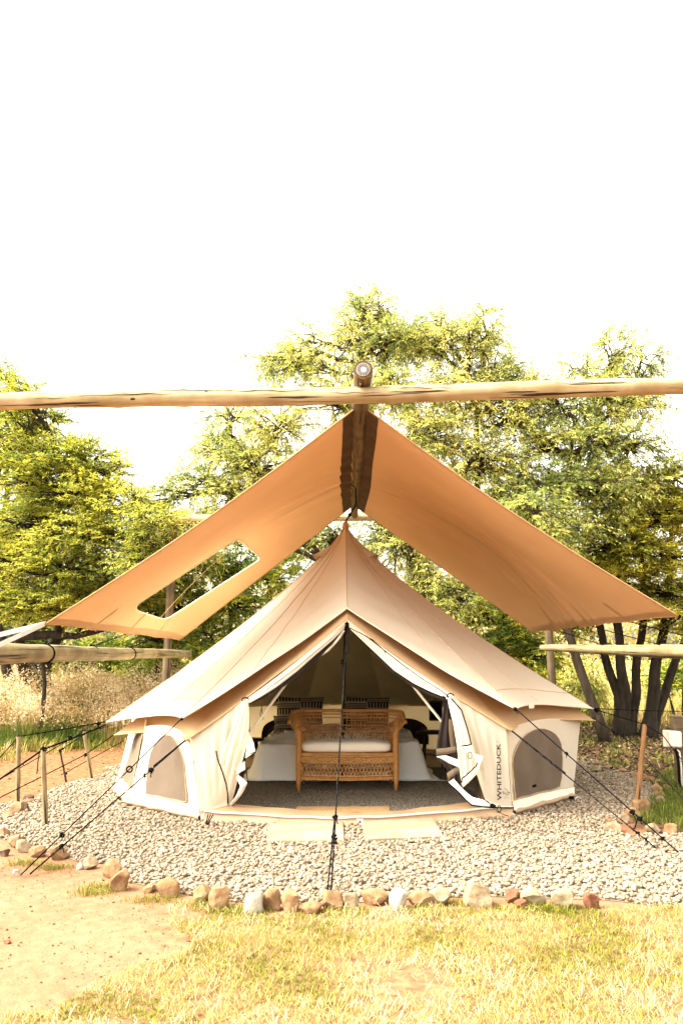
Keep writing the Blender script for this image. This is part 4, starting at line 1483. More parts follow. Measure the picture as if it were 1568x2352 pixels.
# lettering on the front wall panel -------------------------------------
def fr_inv(u, v):
    a, b = .7, .5
    for _ in range(25):
        p0 = np.array(proj(FR(a, b))); e = 1e-3
        J = np.stack([(np.array(proj(FR(a + e, b))) - p0) / e, (np.array(proj(FR(a, b + e))) - p0) / e], 1)
        d = np.linalg.solve(J, np.array([u, v]) - p0)
        a = min(.99, max(.03, a + .5 * d[0])); b = min(.99, max(.01, b + .5 * d[1]))
    return a, b


def on_panel(u, v, k=.006):
    a, b = fr_inv(u, v)
    return FR(a, b) + Vector((-.2, -1, 0)).normalized() * k


def text_mesh(txt, ext=1.0):
    cu = bpy.data.curves.new('t', 'FONT'); cu.body = txt; cu.size = 1; cu.resolution_u = 2; cu.offset = .012
    o = bpy.data.objects.new('t', cu); COL.objects.link(o)
    bpy.context.view_layer.update()
    me = bpy.data.meshes.new_from_object(o.evaluated_get(bpy.context.evaluated_depsgraph_get()))
    V = np.array([v.co[:] for v in me.vertices]); F = [tuple(p.vertices) for p in me.polygons]
    bpy.data.objects.remove(o); bpy.data.curves.remove(cu); bpy.data.meshes.remove(me)
    return V, F


# anchor of the text: foot line from W (1151,1836) up to K (1149,1712); letters lean out to the left
V, F = text_mesh('WHITEDUCK')
wd = V[:, 0].max(); hg = V[:, 1].max()
quad = [on_panel(1151, 1838), on_panel(1148, 1708), on_panel(1139, 1708), on_panel(1141, 1838)]


def q_map(x, y):
    p = quad[0].lerp(quad[1], x).lerp(quad[3].lerp(quad[2], x), y)
    return p


nrm = (quad[1] - quad[0]).cross(quad[3] - quad[0]).normalized()
if nrm.y > 0: nrm = -nrm
mb = MB(); mb.add([q_map(v[0] / wd, v[1] / hg) + nrm * .004 for v in V], F)
mb.build('lettering', M['print'], tent, False, label='black upright WHITEDUCK lettering on the white cloth')
V, F = text_mesh('®')
mb = MB(); mb.add([q_map(1.02 + .03 * v[0], .6 + .4 * v[1]) + nrm * .004 for v in V], F); mb.build('registered_mark', M['print'], tent, False)
# bird emblem
bird = [[(935, 1570), (955, 1562), (985, 1600), (1000, 1590), (1020, 1572), (1045, 1570)], [(968, 1515), (985, 1530), (1010, 1545), (1012, 1565), (1028, 1580)], [(950, 1580), (955, 1592), (975, 1588), (995, 1605)],
        [(940, 1570), (950, 1590)], [(1000, 1625), (1020, 1605), (1032, 1590), (1045, 1568)]]
for st in bird:
    MB().tube([on_panel(*z3(x, y), .012) for x, y in st], .0016, 5).build('bird_emblem', M['print'], tent)
mb = MB()
for x in (968, 978, 990, 1000, 1018):
    mb.tube([on_panel(*z3(x, 1650), .012), on_panel(*z3(x + 5, 1658), .012)], .0014, 4)
tag(mb.build('small_print', M['print'], tent), kind='stuff')

# ------------------------------------------------------------ things inside the tent
# carpet
cp = [G(u, v, .03) for u, v in ((540, 1848), (600, 1856), (680, 1864), (760, 1868), (840, 1870), (900, 1869), (980, 1862), (1060, 1856), (1085, 1850))]
front = [Vector((p.x, p.y + .02, .03)) for p in cp]


def carpet(a, b):
    k = a * 8; i = min(int(k), 7)
    p = front[i].lerp(front[i + 1], k - i)
    far = Vector((lerp(-1.55, 1.75, a), 9.6, .03))
    q = p.lerp(far, b)
    q.z = .028 + .006 * noise.noise(Vector((q.x * 3, q.y * 3, 0)))
    if b == 0: q.y += .012 * noise.noise(Vector((a * 30, 0, 0))); q.z = .018
    return q


MB().grid(carpet, 80, 40).build('carpet', M['carpet'], None, True, 'speckled grey-brown carpet covering the tent floor', 'carpet')
dm = [G(u, v, .05) for u, v in ((676, 1868), (905, 1866), (898, 1857), (682, 1860))]
MB().grid(lambda a, b: Vector((lerp(-.40, .42, a) + .02 * (b - .5), lerp(6.76, 7.02, b), .048 + .004 * noise.noise(Vector((a * 9, b * 9, 0))))), 40, 12).build('door_mat', M['jute'], None, True, 'brown woven jute mat just inside the door sill', 'mat')
MB().grid(lambda a, b: Vector((lerp(-.40, .42, a), 6.76 + .0 * b, .02 + .028 * b)), 10, 1)


def pillow(name, c, w_, h_, th, m, rot, label, cat, group=None, tilt=.25):
    mb = MB()
    n = 22
    def side(sg):
        def f(a, b):
            x, y = 2 * a - 1, 2 * b - 1
            e = max(0, (1 - x ** 4)) ** .5 * max(0, (1 - y ** 4)) ** .5
            pin = 1 - .06 * (1 - abs(y) ** 2) * abs(x) ** 3
            return Vector((x * w_ / 2 * (1 - .07 * (1 - y * y) * x * x), sg * th / 2 * e, y * h_ / 2 * (1 - .07 * (1 - x * x) * y * y)))
        return f
    M3 = Matrix.Rotation(rot, 3, 'Z') @ Matrix.Rotation(-tilt, 3, 'X')
    for sg in (-1, 1):
        f = side(sg)
        mb.grid(lambda a, b: M3 @ f(a, b) + Vector(c), n, n)
    return mb.build(name, m, None, True, label, cat, group)


BY0, BY1, BX0, BX1, BH = 8.62, 10.45, -.93, .88, .30
MB().box(((BX0 + BX1) / 2, (BY0 + BY1) / 2, .13), (BX1 - BX0 - .16, BY1 - BY0 - .16, .19), bev=.03).build('mattress', M['mattress'], None, True, 'low mattress lying on the carpet, hidden under the duvet', 'mattress')


def duvet(a, b):
    x = lerp(BX0 - .42, BX1 + .42, a); y = lerp(BY0 - .40, BY1 - .1, b)
    ox = max(BX0 + .05 - x, x - BX1 + .05, 0); oy = max(BY0 + .05 - y, 0)
    d = math.hypot(ox, oy)
    top = BH + .065 + .035 * noise.noise(Vector((x * 1.7, y * 1.7, 0))) + .018 * noise.noise(Vector((x * 5, y * 5, 3)))
    drop = smooth(0, .36, d) ** 1.5
    top += .05 * (1 - smooth(0, .5, min(x - BX0, BX1 - x, y - BY0))) * -1 + .05
    top += .04 + .075 * abs(noise.noise(Vector((x * 3.2 + y * 2, y * 4.5, 6))))
    z = lerp(top, .045, drop)
    # pull the hanging part in so it drapes
    k = .50
    cxm, cym = (BX0 + BX1) / 2, (BY0 + BY1) / 2
    if ox > 0: x -= math.copysign(ox * k, x - cxm)
    if oy > 0: y += oy * .5
    fw = drop * (.6 + .8 * noise.noise(Vector((x * 2, y * 2, 4))))
    rip = .026 * math.sin(x * 13 + 2.5 * noise.noise(Vector((x * 2, z * 3, 0)))) * fw * (oy > 0) + .012 * math.sin(y * 11) * fw * (ox > 0 and oy <= 0)
    z += .022 * noise.noise(Vector((x * 6, y * 3 + z * 4, 2))) * smooth(0, .3, drop) * (1 - smooth(.8, 1, drop))
    y -= rip if oy > 0 else 0
    x += rip if ox > 0 else 0
    x += .03 * noise.noise(Vector((y * 3, x * 3, 9))) * drop
    # the free corner trails out over the carpet
    c = smooth(.90, 1, a) * (1 - smooth(.0, .10, b))
    x += .10 * c; z = lerp(z, .05, c)
    return Vector((x, y, max(z, .042)))


MB().grid(duvet, 110, 90).build('duvet', M['duvet'], None, True, 'pale grey-white duvet draped over the low bed', 'duvet')
P_ = U(688, 1662, 10.15)
pillow('pillow', (U(688, 1665, 10.1).x, 10.1, .60), .64, .52, .16, M['stripe'], .05, 'black and white striped pillow showing fully, behind the arm of the cane settee', 'pillow', 'striped pillows on the bed')
pillow('pillow', (U(842, 1665, 10.1).x, 10.1, .60), .62, .52, .16, M['stripe'], -.05, 'black and white striped pillow mostly hidden behind the settee back', 'pillow', 'striped pillows on the bed')
pillow('small_pillow', (U(668, 1700, 9.75).x, 9.75, .50), .46, .30, .12, M['stripe'], .05, 'smaller barred pillow leaning below the fully shown striped one', 'pillow', 'striped pillows on the bed', .5)
pillow('bolster', (U(676, 1716, 9.2).x, 9.2, .45), .26, .12, .12, M['cushion'], .3, 'small rolled white towel lying on the duvet', 'towel', None)


# cane settee ------------------------------------------------------------
sx0, sx1 = -.435, .555
scx = (sx0 + sx1) / 2
settee = empty('cane_settee', (scx, 8.1, .03), 'honey coloured cane settee with flared woven back, facing the tent door', 'settee')
YF, YB = 7.88, 8.34
for x, sg, y in ((sx0, -1, YF), (sx1, 1, YF)):
    pts = [(x - .005 * sg, y - .02, .035), (x, y, .14), (x, y, .30), (x + .0, y + .005, .48), (x + .0 * sg, y + .01, .60), (x + .03 * sg, y + .01, .645)]
    MB().tube(pts, [.014, .027, .030, .030, .030, .026], 12, wob=.08).build('leg', M['cane_leg'], settee)
for x, sg, y in ((sx0 + .03, -1, YB), (sx1 - .03, 1, YB)):
    MB().tube([(x, y, .035), (x, y, .30), (x, y, .50)], [.013, .024, .024], 10).build('leg', M['cane_leg'], settee)


def back_low(t):     # lower frame of the back: from front-left post round to front-right post
    w2 = (sx1 - sx0) / 2 - .015
    a = lerp(-math.pi / 2, math.pi / 2, t)
    s_ = math.sin(a); c_ = math.cos(a)
    x = scx + w2 * math.copysign(abs(s_) ** .35, s_)
    y = YF + .01 + (YB - YF) * abs(c_) ** .45
    return Vector((x, y, .43))


def back_top(t):
    w2 = (sx1 - sx0) / 2 + .108
    a = lerp(-math.pi / 2, math.pi / 2, t)
    s_ = math.sin(a); c_ = math.cos(a)
    x = scx + w2 * math.copysign(abs(s_) ** .42, s_)
    y = YF + .06 + (YB + .03 - YF) * abs(c_) ** .55
    z = .70 + .085 * smooth(.0, .35, abs(c_))
    return Vector((x, y, z))


def back_pt(t, q):
    a, b = back_low(t), back_top(t)
    p = a.lerp(b, q)
    fl = q ** 2.2                        # straight below, flaring out above
    p.x = lerp(a.x, b.x, fl); p.y = lerp(a.y, b.y, fl)
    return p


def band(fn, q, r, m, name, n=60, t0=0, t1=1, flat=None):
    return MB().tube([fn(lerp(t0, t1, k / n), q) for k in range(n + 1)], r, 8, flat=flat).build(name, m, settee)


band(back_pt, 1.0, .019, M['cane'], 'top_rail')
band(back_pt, .0, .014, M['cane'], 'seat_rail')
band(back_pt, .40, .011, M['cane_dark'], 'back_rail', t0=.06, t1=.94)
band(back_pt, .58, .007, M['cane_dark'], 'back_rail', t0=.03, t1=.97)
band(back_pt, .80, .006, M['cane'], 'back_rail')
band(back_pt, .90, .008, M['cane'], 'back_rail')
_ts = np.linspace(0, 1, 400); _pp = np.array([back_top(t)[:] for t in _ts])
_cl = np.concatenate([[0], np.cumsum(np.linalg.norm(np.diff(_pp, axis=0), axis=1))]); _cl /= _cl[-1]
arc = lambda q: float(np.interp(q, _cl, _ts))
mb = MB()
nc = 84
for i in range(nc + 1):
    t = arc(i / nc)
    mb.tube([back_pt(t, .38 + .62 * k / 5) + Vector((0, 0, 0)) for k in range(6)], .0040, 5, cap=False)
tag(mb.build('upright_cane', M['cane'], settee), kind='stuff')
mb = MB()
for i in range(38):                      # crossed canes below the middle rail
    for sg in (-1, 1):
        t0 = .03 + .94 * i / 37
        mb.tube([back_pt(arc(min(.99, max(.01, t0 + sg * .010 * (k - 2)))), .39 * k / 4) + Vector((0, .003 * sg, 0)) for k in range(5)], .0052, 4, cap=False)
tag(mb.build('crossed_cane', M['cane'], settee), kind='stuff')
# seat deck, front skirt
MB().box((scx, (YF + YB) / 2, .385), (sx1 - sx0 - .03, YB - YF - .02, .03), bev=.008).build('seat', M['cane'], settee)


def skirt(t, q):
    sag = .012 * math.sin(math.pi * t)
    return Vector((lerp(sx0 + .025, sx1 - .025, t), YF - .012, lerp(.16, .375, q) - sag))


def weave(q0, q1, name, n=46):
    mb = MB()
    def f(a, b):
        p = skirt(a, lerp(q0, q1, b))
        return p + Vector((0, -.005 * math.sin(a * 2 * math.pi * n / 2) * math.cos(b * math.pi * 4), 0))
    mb.grid(f, n * 3, 10)
    mb.grid(lambda a, b: f(a, b) + Vector((0, .018, 0)), n * 3, 2)
    return mb.build(name, M['weave'], settee)


M['weave'] = mat('cane_weave', (.24, .10, .025), (.52, .27, .085), .55, 95, bump=.9, bscale=95, stretch=(1, 1, 1), detail=1, fac_lo=.4, fac_hi=.6, spec=.4)
weave(.72, 1.0, 'woven_apron'); weave(-.02, .13, 'woven_band')
for q in (1.02, .72, .70, .14, -.03):
    MB().tube([skirt(k / 20, q) + Vector((0, -.006, 0)) for k in range(21)], .008, 6).build('skirt_rail', M['cane'], settee)
mb = MB()
ns_ = 26
for i in range(ns_):
    for sg in (-1, 1):
        t0 = (i + .5) / ns_
        mb.tube([skirt(min(1, max(0, t0 + sg * .013 * (k - 2))), .13 + .58 * k / 4) + Vector((0, .003 * sg, 0)) for k in range(5)], .0052, 4, cap=False)
tag(mb.build('crossed_cane', M['cane'], settee), kind='stuff')
for x in (sx0 + .03, sx1 - .03):         # side stretchers
    MB().tube([(x, YF, .17), (x, YB, .17)], .011, 8).build('stretcher', M['cane'], settee)
MB().tube([(sx0 + .03, YB, .17), (sx1 - .03, YB, .17)], .011, 8).build('stretcher', M['cane'], settee)


def cushion_f(mb, c, sx, sy, sz, p=5, n=20):
    def f(a, b):
        th = lerp(-math.pi, math.pi, a); ph = lerp(-math.pi / 2, math.pi / 2, b)
        e = 2 / p
        sg = lambda q, k: math.copysign(abs(q) ** k, q)
        x = sg(math.cos(ph), .45) * sg(math.cos(th), .25); y = sg(math.cos(ph), .45) * sg(math.sin(th), .35); z = sg(math.sin(ph), .6)
        return Vector((c[0] + sx / 2 * x, c[1] + sy / 2 * y, c[2] + sz / 2 * z + .006 * noise.noise(Vector((x * 2, y * 2, 0)))))
    mb.grid(f, 64, 24)
    return mb


cushion_f(MB(), (scx - .01, YF + .215, .452), sx1 - sx0 - .055, .42, .118).build('seat_cushion', M['cushion'], None, True, 'plump cream seat cushion on the cane settee', 'cushion')


# side tables ---------------------------------------------------------------
def side_table(x, y, h, r, label):
    t = empty('side_table', (x, y, .03), label, 'side table', 'round dark side tables beside the bed')
    MB().tube([(x, y, h - .022), (x, y, h - .004), (x, y, h)], [r - .004, r, r - .003], 36).build('table_top', M['tablewood'], t)
    for k in range(4):
        a = math.pi / 4 + k * math.pi / 2
        MB().tube([(x + r * .62 * math.cos(a), y + r * .62 * math.sin(a), h - .02), (x + r * .92 * math.cos(a), y + r * .92 * math.sin(a), .03)], [.014, .010], 8).build('leg', M['tablewood'], t)


tp = U(978, 1680, 9.45)
side_table(tp.x + .08, 9.45, tp.z, .20, 'round dark wooden side table between bed and insect curtain')
tp = U(577, 1697, 9.0)
side_table(tp.x - .02, 9.0, tp.z, .17, 'round dark side table peeping out behind the hooked door curtain')
# small black lantern panel hung at the wall, and hooks with cord
pb = U(1000, 1633, 9.9)
lp = empty('wall_lantern', pb, 'small black framed panel hanging inside the tent wall above the side table', 'lantern')
MB().box(pb, (.17, .03, .25), bev=.006).build('frame', M['black_panel'], lp, False)
MB().box(pb + Vector((0, -.018, 0)), (.13, .008, .21)).build('pane', M['zip'], lp, False)
MB().tube([pb + Vector((-.02, 0, .125)), pb + Vector((0, 0, .17)), pb + Vector((.02, 0, .125))], .003, 5).build('hanger', M['black'], lp)
h0 = U(601, 1630, 8.9)
hk = MB().tube([U(601, 1622, 8.9), U(602, 1640, 8.9), U(605, 1652, 8.9), U(600, 1654, 8.9), U(597, 1640, 8.9), U(600, 1628, 8.9)], .004, 5)
hk.build('hanging_cord', M['black'], None, True, 'thin black cord loop hanging from the tent roof by the pole', 'cord')

# ------------------------------------------------------------ ropes
GRP = 'black guy ropes of the tent'


def rope_pts(P, n=14, sag=.02):
    out = []
    for i in range(len(P) - 1):
        a, b = Vector(P[i]), Vector(P[i + 1])
        L = (b - a).length
        for k in range(n):
            t = k / n
            p = a.lerp(b, t); p.z -= sag * L * .25 * 4 * t * (1 - t)
            out.append(p)
    out.append(Vector(P[-1]))
    return out


def knot(parent, c, r=.016, name='knot'):
    mb = MB()
    c = Vector(c); r *= .68
    for k in range(3):
        ax = Vector((R.uniform(-1, 1), R.uniform(-1, 1), R.uniform(-1, 1))).normalized()
        q = ax.to_track_quat('Z', 'Y')
        mb.tube([c + q @ Vector((r * .8 * math.cos(a * .7854), r * .8 * math.sin(a * .7854), .002 * a)) for a in range(9)], r * .45, 6)
    mb.tube([c, c + Vector((R.uniform(-.02, .02), -.01, -r * 3.0))], r * .25, 5)
    return mb.build(name, M['black'], parent)


def rope(P, label, r=.005, knots=(), m='black', sag=.02, group=GRP, name='guy_rope', cat='rope'):
    root = empty(name, tuple(P[-1]), label, cat, group)
    MB().tube(rope_pts(P, sag=sag), r, 6).build('line', M[m], root)
    for k, rr in knots:
        knot(root, k, rr)
    return root


pegL = G(48, 2010, .02)
fcL, rcL = fly_corner(-33), roof_corner(-33)
mid = lambda a, b, t: Vector(a).lerp(Vector(b), t)
pm = mid(fcL, pegL, .40)
r1 = rope([fcL, mid(fcL, pegL, .86), pegL], 'thin taut rope from the roof corner, upper of the crossing pair over the arched window', .0045, [(fcL, .014), (mid(fcL, pegL, .80), .018)], sag=.0)
MB().tube([pm + Vector((.022 * math.cos(a * .524), 0, .022 * math.sin(a * .524))) for a in range(13)], .006, 6).build('ring', M['zip'], r1)
pegL2 = pegL + Vector((.05, .02, 0))
r2 = rope([rcL, mid(rcL, pegL2, .8), pegL2], 'flecked rope from the inner roof corner, lower of the crossing pair over the arched window', .0055, [(mid(rcL, pegL2, .28), .026), (mid(rcL, pegL2, .32), .02), (mid(rcL, pegL2, .84), .02)], m='rope_fleck', sag=.0)
MB().tube([rcL + Vector((.0, -.004, .004)), mid(rcL, pegL2, .26) + Vector((0, 0, .014))], .006, 6).build('doubled_line', M['rope_fleck'], r2)
fcR, rcR = fly_corner(33), roof_corner(33)
pgA = G(1557, 1958, .02); pgB = G(1504, 1947, .02)
rope([fcR, mid(fcR, pgA, .84), pgA], 'taut black rope from the roof corner to the outer peg among the pebbles', .0055, [(fcR, .022), (mid(fcR, pgA, .36), .016), (mid(fcR, pgA, .76), .022), (mid(fcR, pgA, .80), .020), (mid(fcR, pgA, .92), .014)], sag=0)
r4 = rope([rcR, pgB], 'flecked rope over the tent window down to the inner peg among the pebbles', .0055, [(mid(rcR, pgB, .90), .018), (mid(rcR, pgB, .94), .014)], m='rope_fleck', sag=0)
MB().tube([rcR + Vector((.0, -.004, .004)), mid(rcR, pgB, .42) + Vector((0, 0, .012))], .006, 6).build('doubled_line', M['rope_fleck'], r4)
lo = mid(fcR, pgA, .79); hi = mid(rcR, pgB, .88)
MB().tube([lo, lo.lerp(hi, .3) + Vector((-.02, 0, -.05)), lo.lerp(hi, .6) + Vector((-.03, 0, -.03)), hi], .0055, 6).build('slack_line', M['black'], r4)
# the centre rope
top = DA2 + Vector((0, -.05, -.03))
pgC = G(760, 2052, .02)
r5 = rope([top, mid(top, pgC, .80), pgC], 'centre guy rope from the door peak down past the settee to the stone row', .006, [(top + Vector((0, 0, -.01)), .02), (mid(top, pgC, .80), .020), (mid(top, pgC, .855), .022), (mid(top, pgC, .875), .016)], m='rope_fleck', sag=0)
MB().tube([mid(top, pgC, .80) + Vector((-.006, 0, .0)), pgC + Vector((-.022, 0, 0))], .0055, 6).build('doubled_line', M['rope_fleck'], r5)
MB().tube([top + Vector((.012, 0, -.01)), mid(top, pgC, .16) + Vector((.028, .05, 0)), mid(top, pgC, .17)], .0045, 6).build('slack_line', M['rope_fleck'], r5)
# side ropes on the path side
fc2, rc2 = fly_corner(-67), roof_corner(-67)
stA_t, stA_b = G(46, 1843), None


def stick(ut, vt, ub, vb, r, m, label, name='wooden_stake', cat='stake', group='wooden stakes holding the side ropes', wob=.12, r2=None):
    b = G(ub, vb)
    t = U(ut, vt, b.y + .01)
    b.z = -.05
    mb = MB()
    pts = [b.lerp(t, k / 12) + Vector((.006 * noise.noise(Vector((k * .5, ub, 0))), 0, 0)) for k in range(13)]
    mb.tube(pts, [lerp(r, r2 or r * .85, k / 12) for k in range(13)], 10, wob=wob, seed=ub)
    o = mb.build(name, m, None, True, label, cat, group, base=(b.x, b.y, 0))
    autosmooth(o, 50)
    return t


A = stick(43, 1692, 41, 1850, .024, M['stick'], 'grey wooden stake with a bowed top, rising behind the tan stone pair')
B = stick(99, 1722, 106, 1897, .024, M['stick'], 'tallest grey wooden stake, standing in the pale gravel')
Cc = stick(193, 1680, 213, 1792, .024, M['stick'], 'leaning grey stake at the dark edge of the gravel near the tent')
Dd = stick(138, 1724, 155, 1797, .012, M['rust'], 'leaning rusty iron rod with rope tied round it', 'iron_rod', 'rod', None)
stick(90, 1728, 84, 1778, .008, M['rust'], 'thin rusty iron rod in the red path', 'iron_rod', 'rod', None)
E_ = stick(1480, 1664, 1460, 1853, .026, M['stick_r'], 'slim reddish-brown stake leaning over the far stone arc', 'wooden_stake', 'stake', 'wooden stakes holding the side ropes')
off = U(-60, 1800, 6.3)
rope([fc2, A, G(-70, 1815, .05)], 'rope running from the eave tip over the bowed grey stake', .0055, [(fc2 + (A - fc2) * .1, .016), (A, .022)], sag=.015)
rope([fc2 + Vector((0, 0, -.03)), B, G(-90, 1850, .05)], 'thick doubled rope from the eave tip over the tallest grey stake', .008, [(B, .030), (fc2.lerp(B, .62), .022)], sag=.012)
rope([fc2 + Vector((.02, 0, -.05)), Cc, G(-80, 1835, .04)], 'rope from the eave tip past the top of the leaning stake', .0045, [(fc2.lerp(Cc, .3), .02)], sag=.012)
rope([rc2, U(195, 1734, 7.9), G(-60, 1862, .03)], 'lower flecked rope crossing all the stakes towards the path', .005, [(U(195, 1734, 7.9), .022)], sag=.01)
rc3 = roof_corner(-100)
rope([U(282, 1703, 9.0), G(140, 1781, .03)], 'short rope ending in a knot by the leaning iron rod', .0045, [(G(152, 1776, .06), .018)], sag=.0)
rope([Dd, U(205, 1680, 8.6)], 'short rope looped from the iron rod to the leaning stake', .005, [(Dd.lerp(U(205, 1680, 8.6), .1), .016), (Dd, .018)], sag=.0)
# far side on the shaded ground
fc3, rc3 = fly_corner(67), roof_corner(67)
rope([fc3, E_, U(1522, 1690, 7.0), G(1600, 1790, .1)], 'rope from the far eave tip to the reddish-brown stake', .005, [(fc3.lerp(E_, .06), .026)], sag=.01)
rope([fly_corner(100), U(1600, 1635, 10.2)], 'long level rope passing in front of the multi-stemmed tree', .005, [], sag=.02)
rope([rc3 + Vector((-.03, 0, .03)), U(1450, 1706, 8.0), G(1610, 1880, .1)], 'flecked rope from the lower eave tip towards the electrical box', .005, [(rc3.lerp(U(1450, 1706, 8.0), .5), .014)], m='rope_fleck', sag=.01)


# pegs
def peg(g_, label, d=(0, -1), r=.006):
    dx, dy = d
    mb = MB().tube([(g_.x - dx * .03, g_.y - dy * .03, -.08), (g_.x, g_.y, .0), (g_.x + dx * .015, g_.y + dy * .015, .03), (g_.x + dx * .045, g_.y + dy * .045, .036), (g_.x + dx * .05, g_.y + dy * .05, .015)], r, 8)
    mb.build('tent_peg', M['galv'], None, True, label, 'peg', 'metal tent pegs', base=(g_.x, g_.y, 0))


peg(G(48, 2012), 'galvanised peg in the soil path holding two ropes', (-.7, -.7), .009)
peg(G(1557, 1960), 'hooked peg in the gravel holding the outermost black rope', (.7, -.7))
peg(G(1506, 1950), 'silver peg in the gravel holding the flecked inner rope', (-.7, -.5), .008)
peg(G(762, 2052), 'peg tucked behind the stone row holding the centre rope', (0, -1))

# canopy guys down to the rails, straps
GC = 'ropes tying the canopy to the side rails'
rl = lambda y: Vector((lerp(-2.86, -2.21, (y - 4.9) / 6.0), y, lerp(1.385, 1.415, (y - 4.9) / 6.0) + lerp(.088, .052, (y - 4.9) / 6.0)))
rr_ = lambda t: Vector((lerp(3.98, 2.90, t), lerp(7.2, 10.9, t), lerp(1.39, 1.50, t) + lerp(.073, .042, t)))
for k, (tq, y, lab) in enumerate(((.25, 6.75, 'canopy rope ending at the first rope turn on the thick rail'), (.5, 7.7, 'canopy rope ending at the second rope turn on the thick rail'), (.75, 8.7, 'thin canopy rope running back along the thick rail'))):
    e = canopy_pt(-1, 1, tq)
    rt = rope([e, rl(y)], lab, .005, [(rl(y) + Vector((0, 0, .006)), .020)], sag=.0, group=GC, name='canopy_rope')
    # turns round the log
    c = rl(y); r_ = lerp(.088, .052, (y - 4.9) / 6.0) + .006
    for q in range(2):
        MB().tube([Vector((c.x + r_ * math.sin(a * .3927), c.y + .012 * q + .004 * a, c.z - r_ + .004 + r_ * math.cos(a * .3927))) for a in range(17)], .006, 5).build('turn', M['black'], rt)
for k, (tq, t, lab) in enumerate(((.25, .10, 'canopy rope reaching the rail end near the photo edge'), (.5, .34, 'pale canopy rope slanting onto the rail before the dark tree'), (.75, .62, 'canopy rope knotted where the rail passes the bright meadow'))):
    e = canopy_pt(1, 1, tq)
    rt = rope([e, rr_(t)], lab, .005, [(rr_(t), .020)], sag=.0, group=GC, name='canopy_rope')
    c = rr_(t); r_ = lerp(.073, .042, t) + .006
    for q in range(2):
        MB().tube([Vector((c.x + r_ * math.sin(a * .3927) * .95, c.y + .012 * q + .004 * a, c.z - r_ + .004 + r_ * math.cos(a * .3927))) for a in range(17)], .006, 5).build('turn', M['black'], rt)
cL = canopy_pt(-1, 1, 0)


def strap(P, wv, label):
    mb = MB()
    P = [Vector(p) for p in P]
    V = []
    for i, p in enumerate(P):
        V += [p + Vector(wv) * .5, p - Vector(wv) * .5]
    mb.add(V, [(2 * i, 2 * i + 1, 2 * i + 3, 2 * i + 2) for i in range(len(P) - 1)])
    V2 = [p + Vector((0, .003, .002)) for p in V]
    mb.add(V2, [(2 * i, 2 * i + 2, 2 * i + 3, 2 * i + 1) for i in range(len(P) - 1)])
    mb.build('webbing_strap', M['webbing'], None, False, label, 'strap', 'grey straps at the canopy corner')


strap([cL, U(-20, 1463, 5.9)], (0, 0, .038), 'upper grey strap running level from the canopy corner to the photo edge')
strap([cL, U(50, 1458, 6.0), U(-20, 1490, 5.85)], (.01, 0, .045), 'lower grey strap slanting from the canopy corner down to the rail')
cR = canopy_pt(1, 1, 0)
rope([cR, U(1640, 1450, 6.2)], 'rope leaving the outer canopy corner towards the photo edge', .005, [(cR, .016)], sag=0, group=GC, name='canopy_rope')
# hanger at the back of the ridge
hs_ = APEX + Vector((0, 0, .04)); hb = Vector((RX + .02, 10.9, 3.44))
hx = Vector((RX + .01, 8.95, 3.42))
hr = empty('apex_hanger', tuple(hs_), 'black strap hanging the tent peak from the ridge log', 'strap')
MB().tube([hs_, Vector((RX + .01, 8.80, 3.18)), Vector((RX + .01, 8.86, 3.40))], .009, 6).build('line', M['black'], hr)
MB().tube([Vector((RX + .01 + .064 * math.sin(a * .3927), 8.88 + .002 * a, 3.495 - .064 * math.cos(a * .3927))) for a in range(17)], .007, 5).build('turn', M['black'], hr)
knot(hr, hs_ + Vector((.05, 0, .08)), .025, 'clip')

# ------------------------------------------------------------ electrical box on its post
pb = G(1562, 1815)
bx = empty('electrical_box', (pb.x, pb.y, 0), 'cream electrical box with angled lid fixed to a short wooden post', 'electrical box')
yb = pb.y
MB().box((U(1560, 1740, yb + .06).x + .02, yb + .06, .35), (.13, .10, .80), bev=.01).build('post', M['post'], bx)
cbx = U(1541, 1698, yb - .03)
MB().box(cbx + Vector((.03, 0, 0)), (.13, .10, .16), Matrix.Rotation(.05, 3, 'Y'), bev=.012).build('housing', M['box_white'], bx)
MB().box(cbx + Vector((-.055, -.02, .008)), (.10, .03, .17), Matrix.Rotation(.55, 3, 'Z') @ Matrix.Rotation(.06, 3, 'Y'), bev=.006).build('lid', M['lid'], bx)
b0 = cbx + Vector((0, 0, -.09))
MB().tube([b0, b0 + Vector((.04, 0, -.01)), b0 + Vector((.075, 0, -.04)), b0 + Vector((.08, 0, -.2)), b0 + Vector((.07, 0, -.35)), b0 + Vector((.095, 0, -.47)), Vector((b0.x + .10, b0.y, -.05))], .010, 8).build('conduit', M['box_white'], bx)
MB().tube([b0 + Vector((.03, -.01, 0)), b0 + Vector((.05, -.01, -.12)), b0 + Vector((.045, -.01, -.3)), Vector((b0.x + .05, b0.y - .01, -.05))], .014, 8).build('cable', M['black'], bx)
for z in (.30, .14):
    MB().box((b0.x + .09, b0.y - .012, z), (.05, .01, .012)).build('clamp', M['galv'], bx, False)


# ------------------------------------------------------------ vegetation
def nrmz(a):
    return a / (np.linalg.norm(a, axis=-1, keepdims=True) + 1e-9)


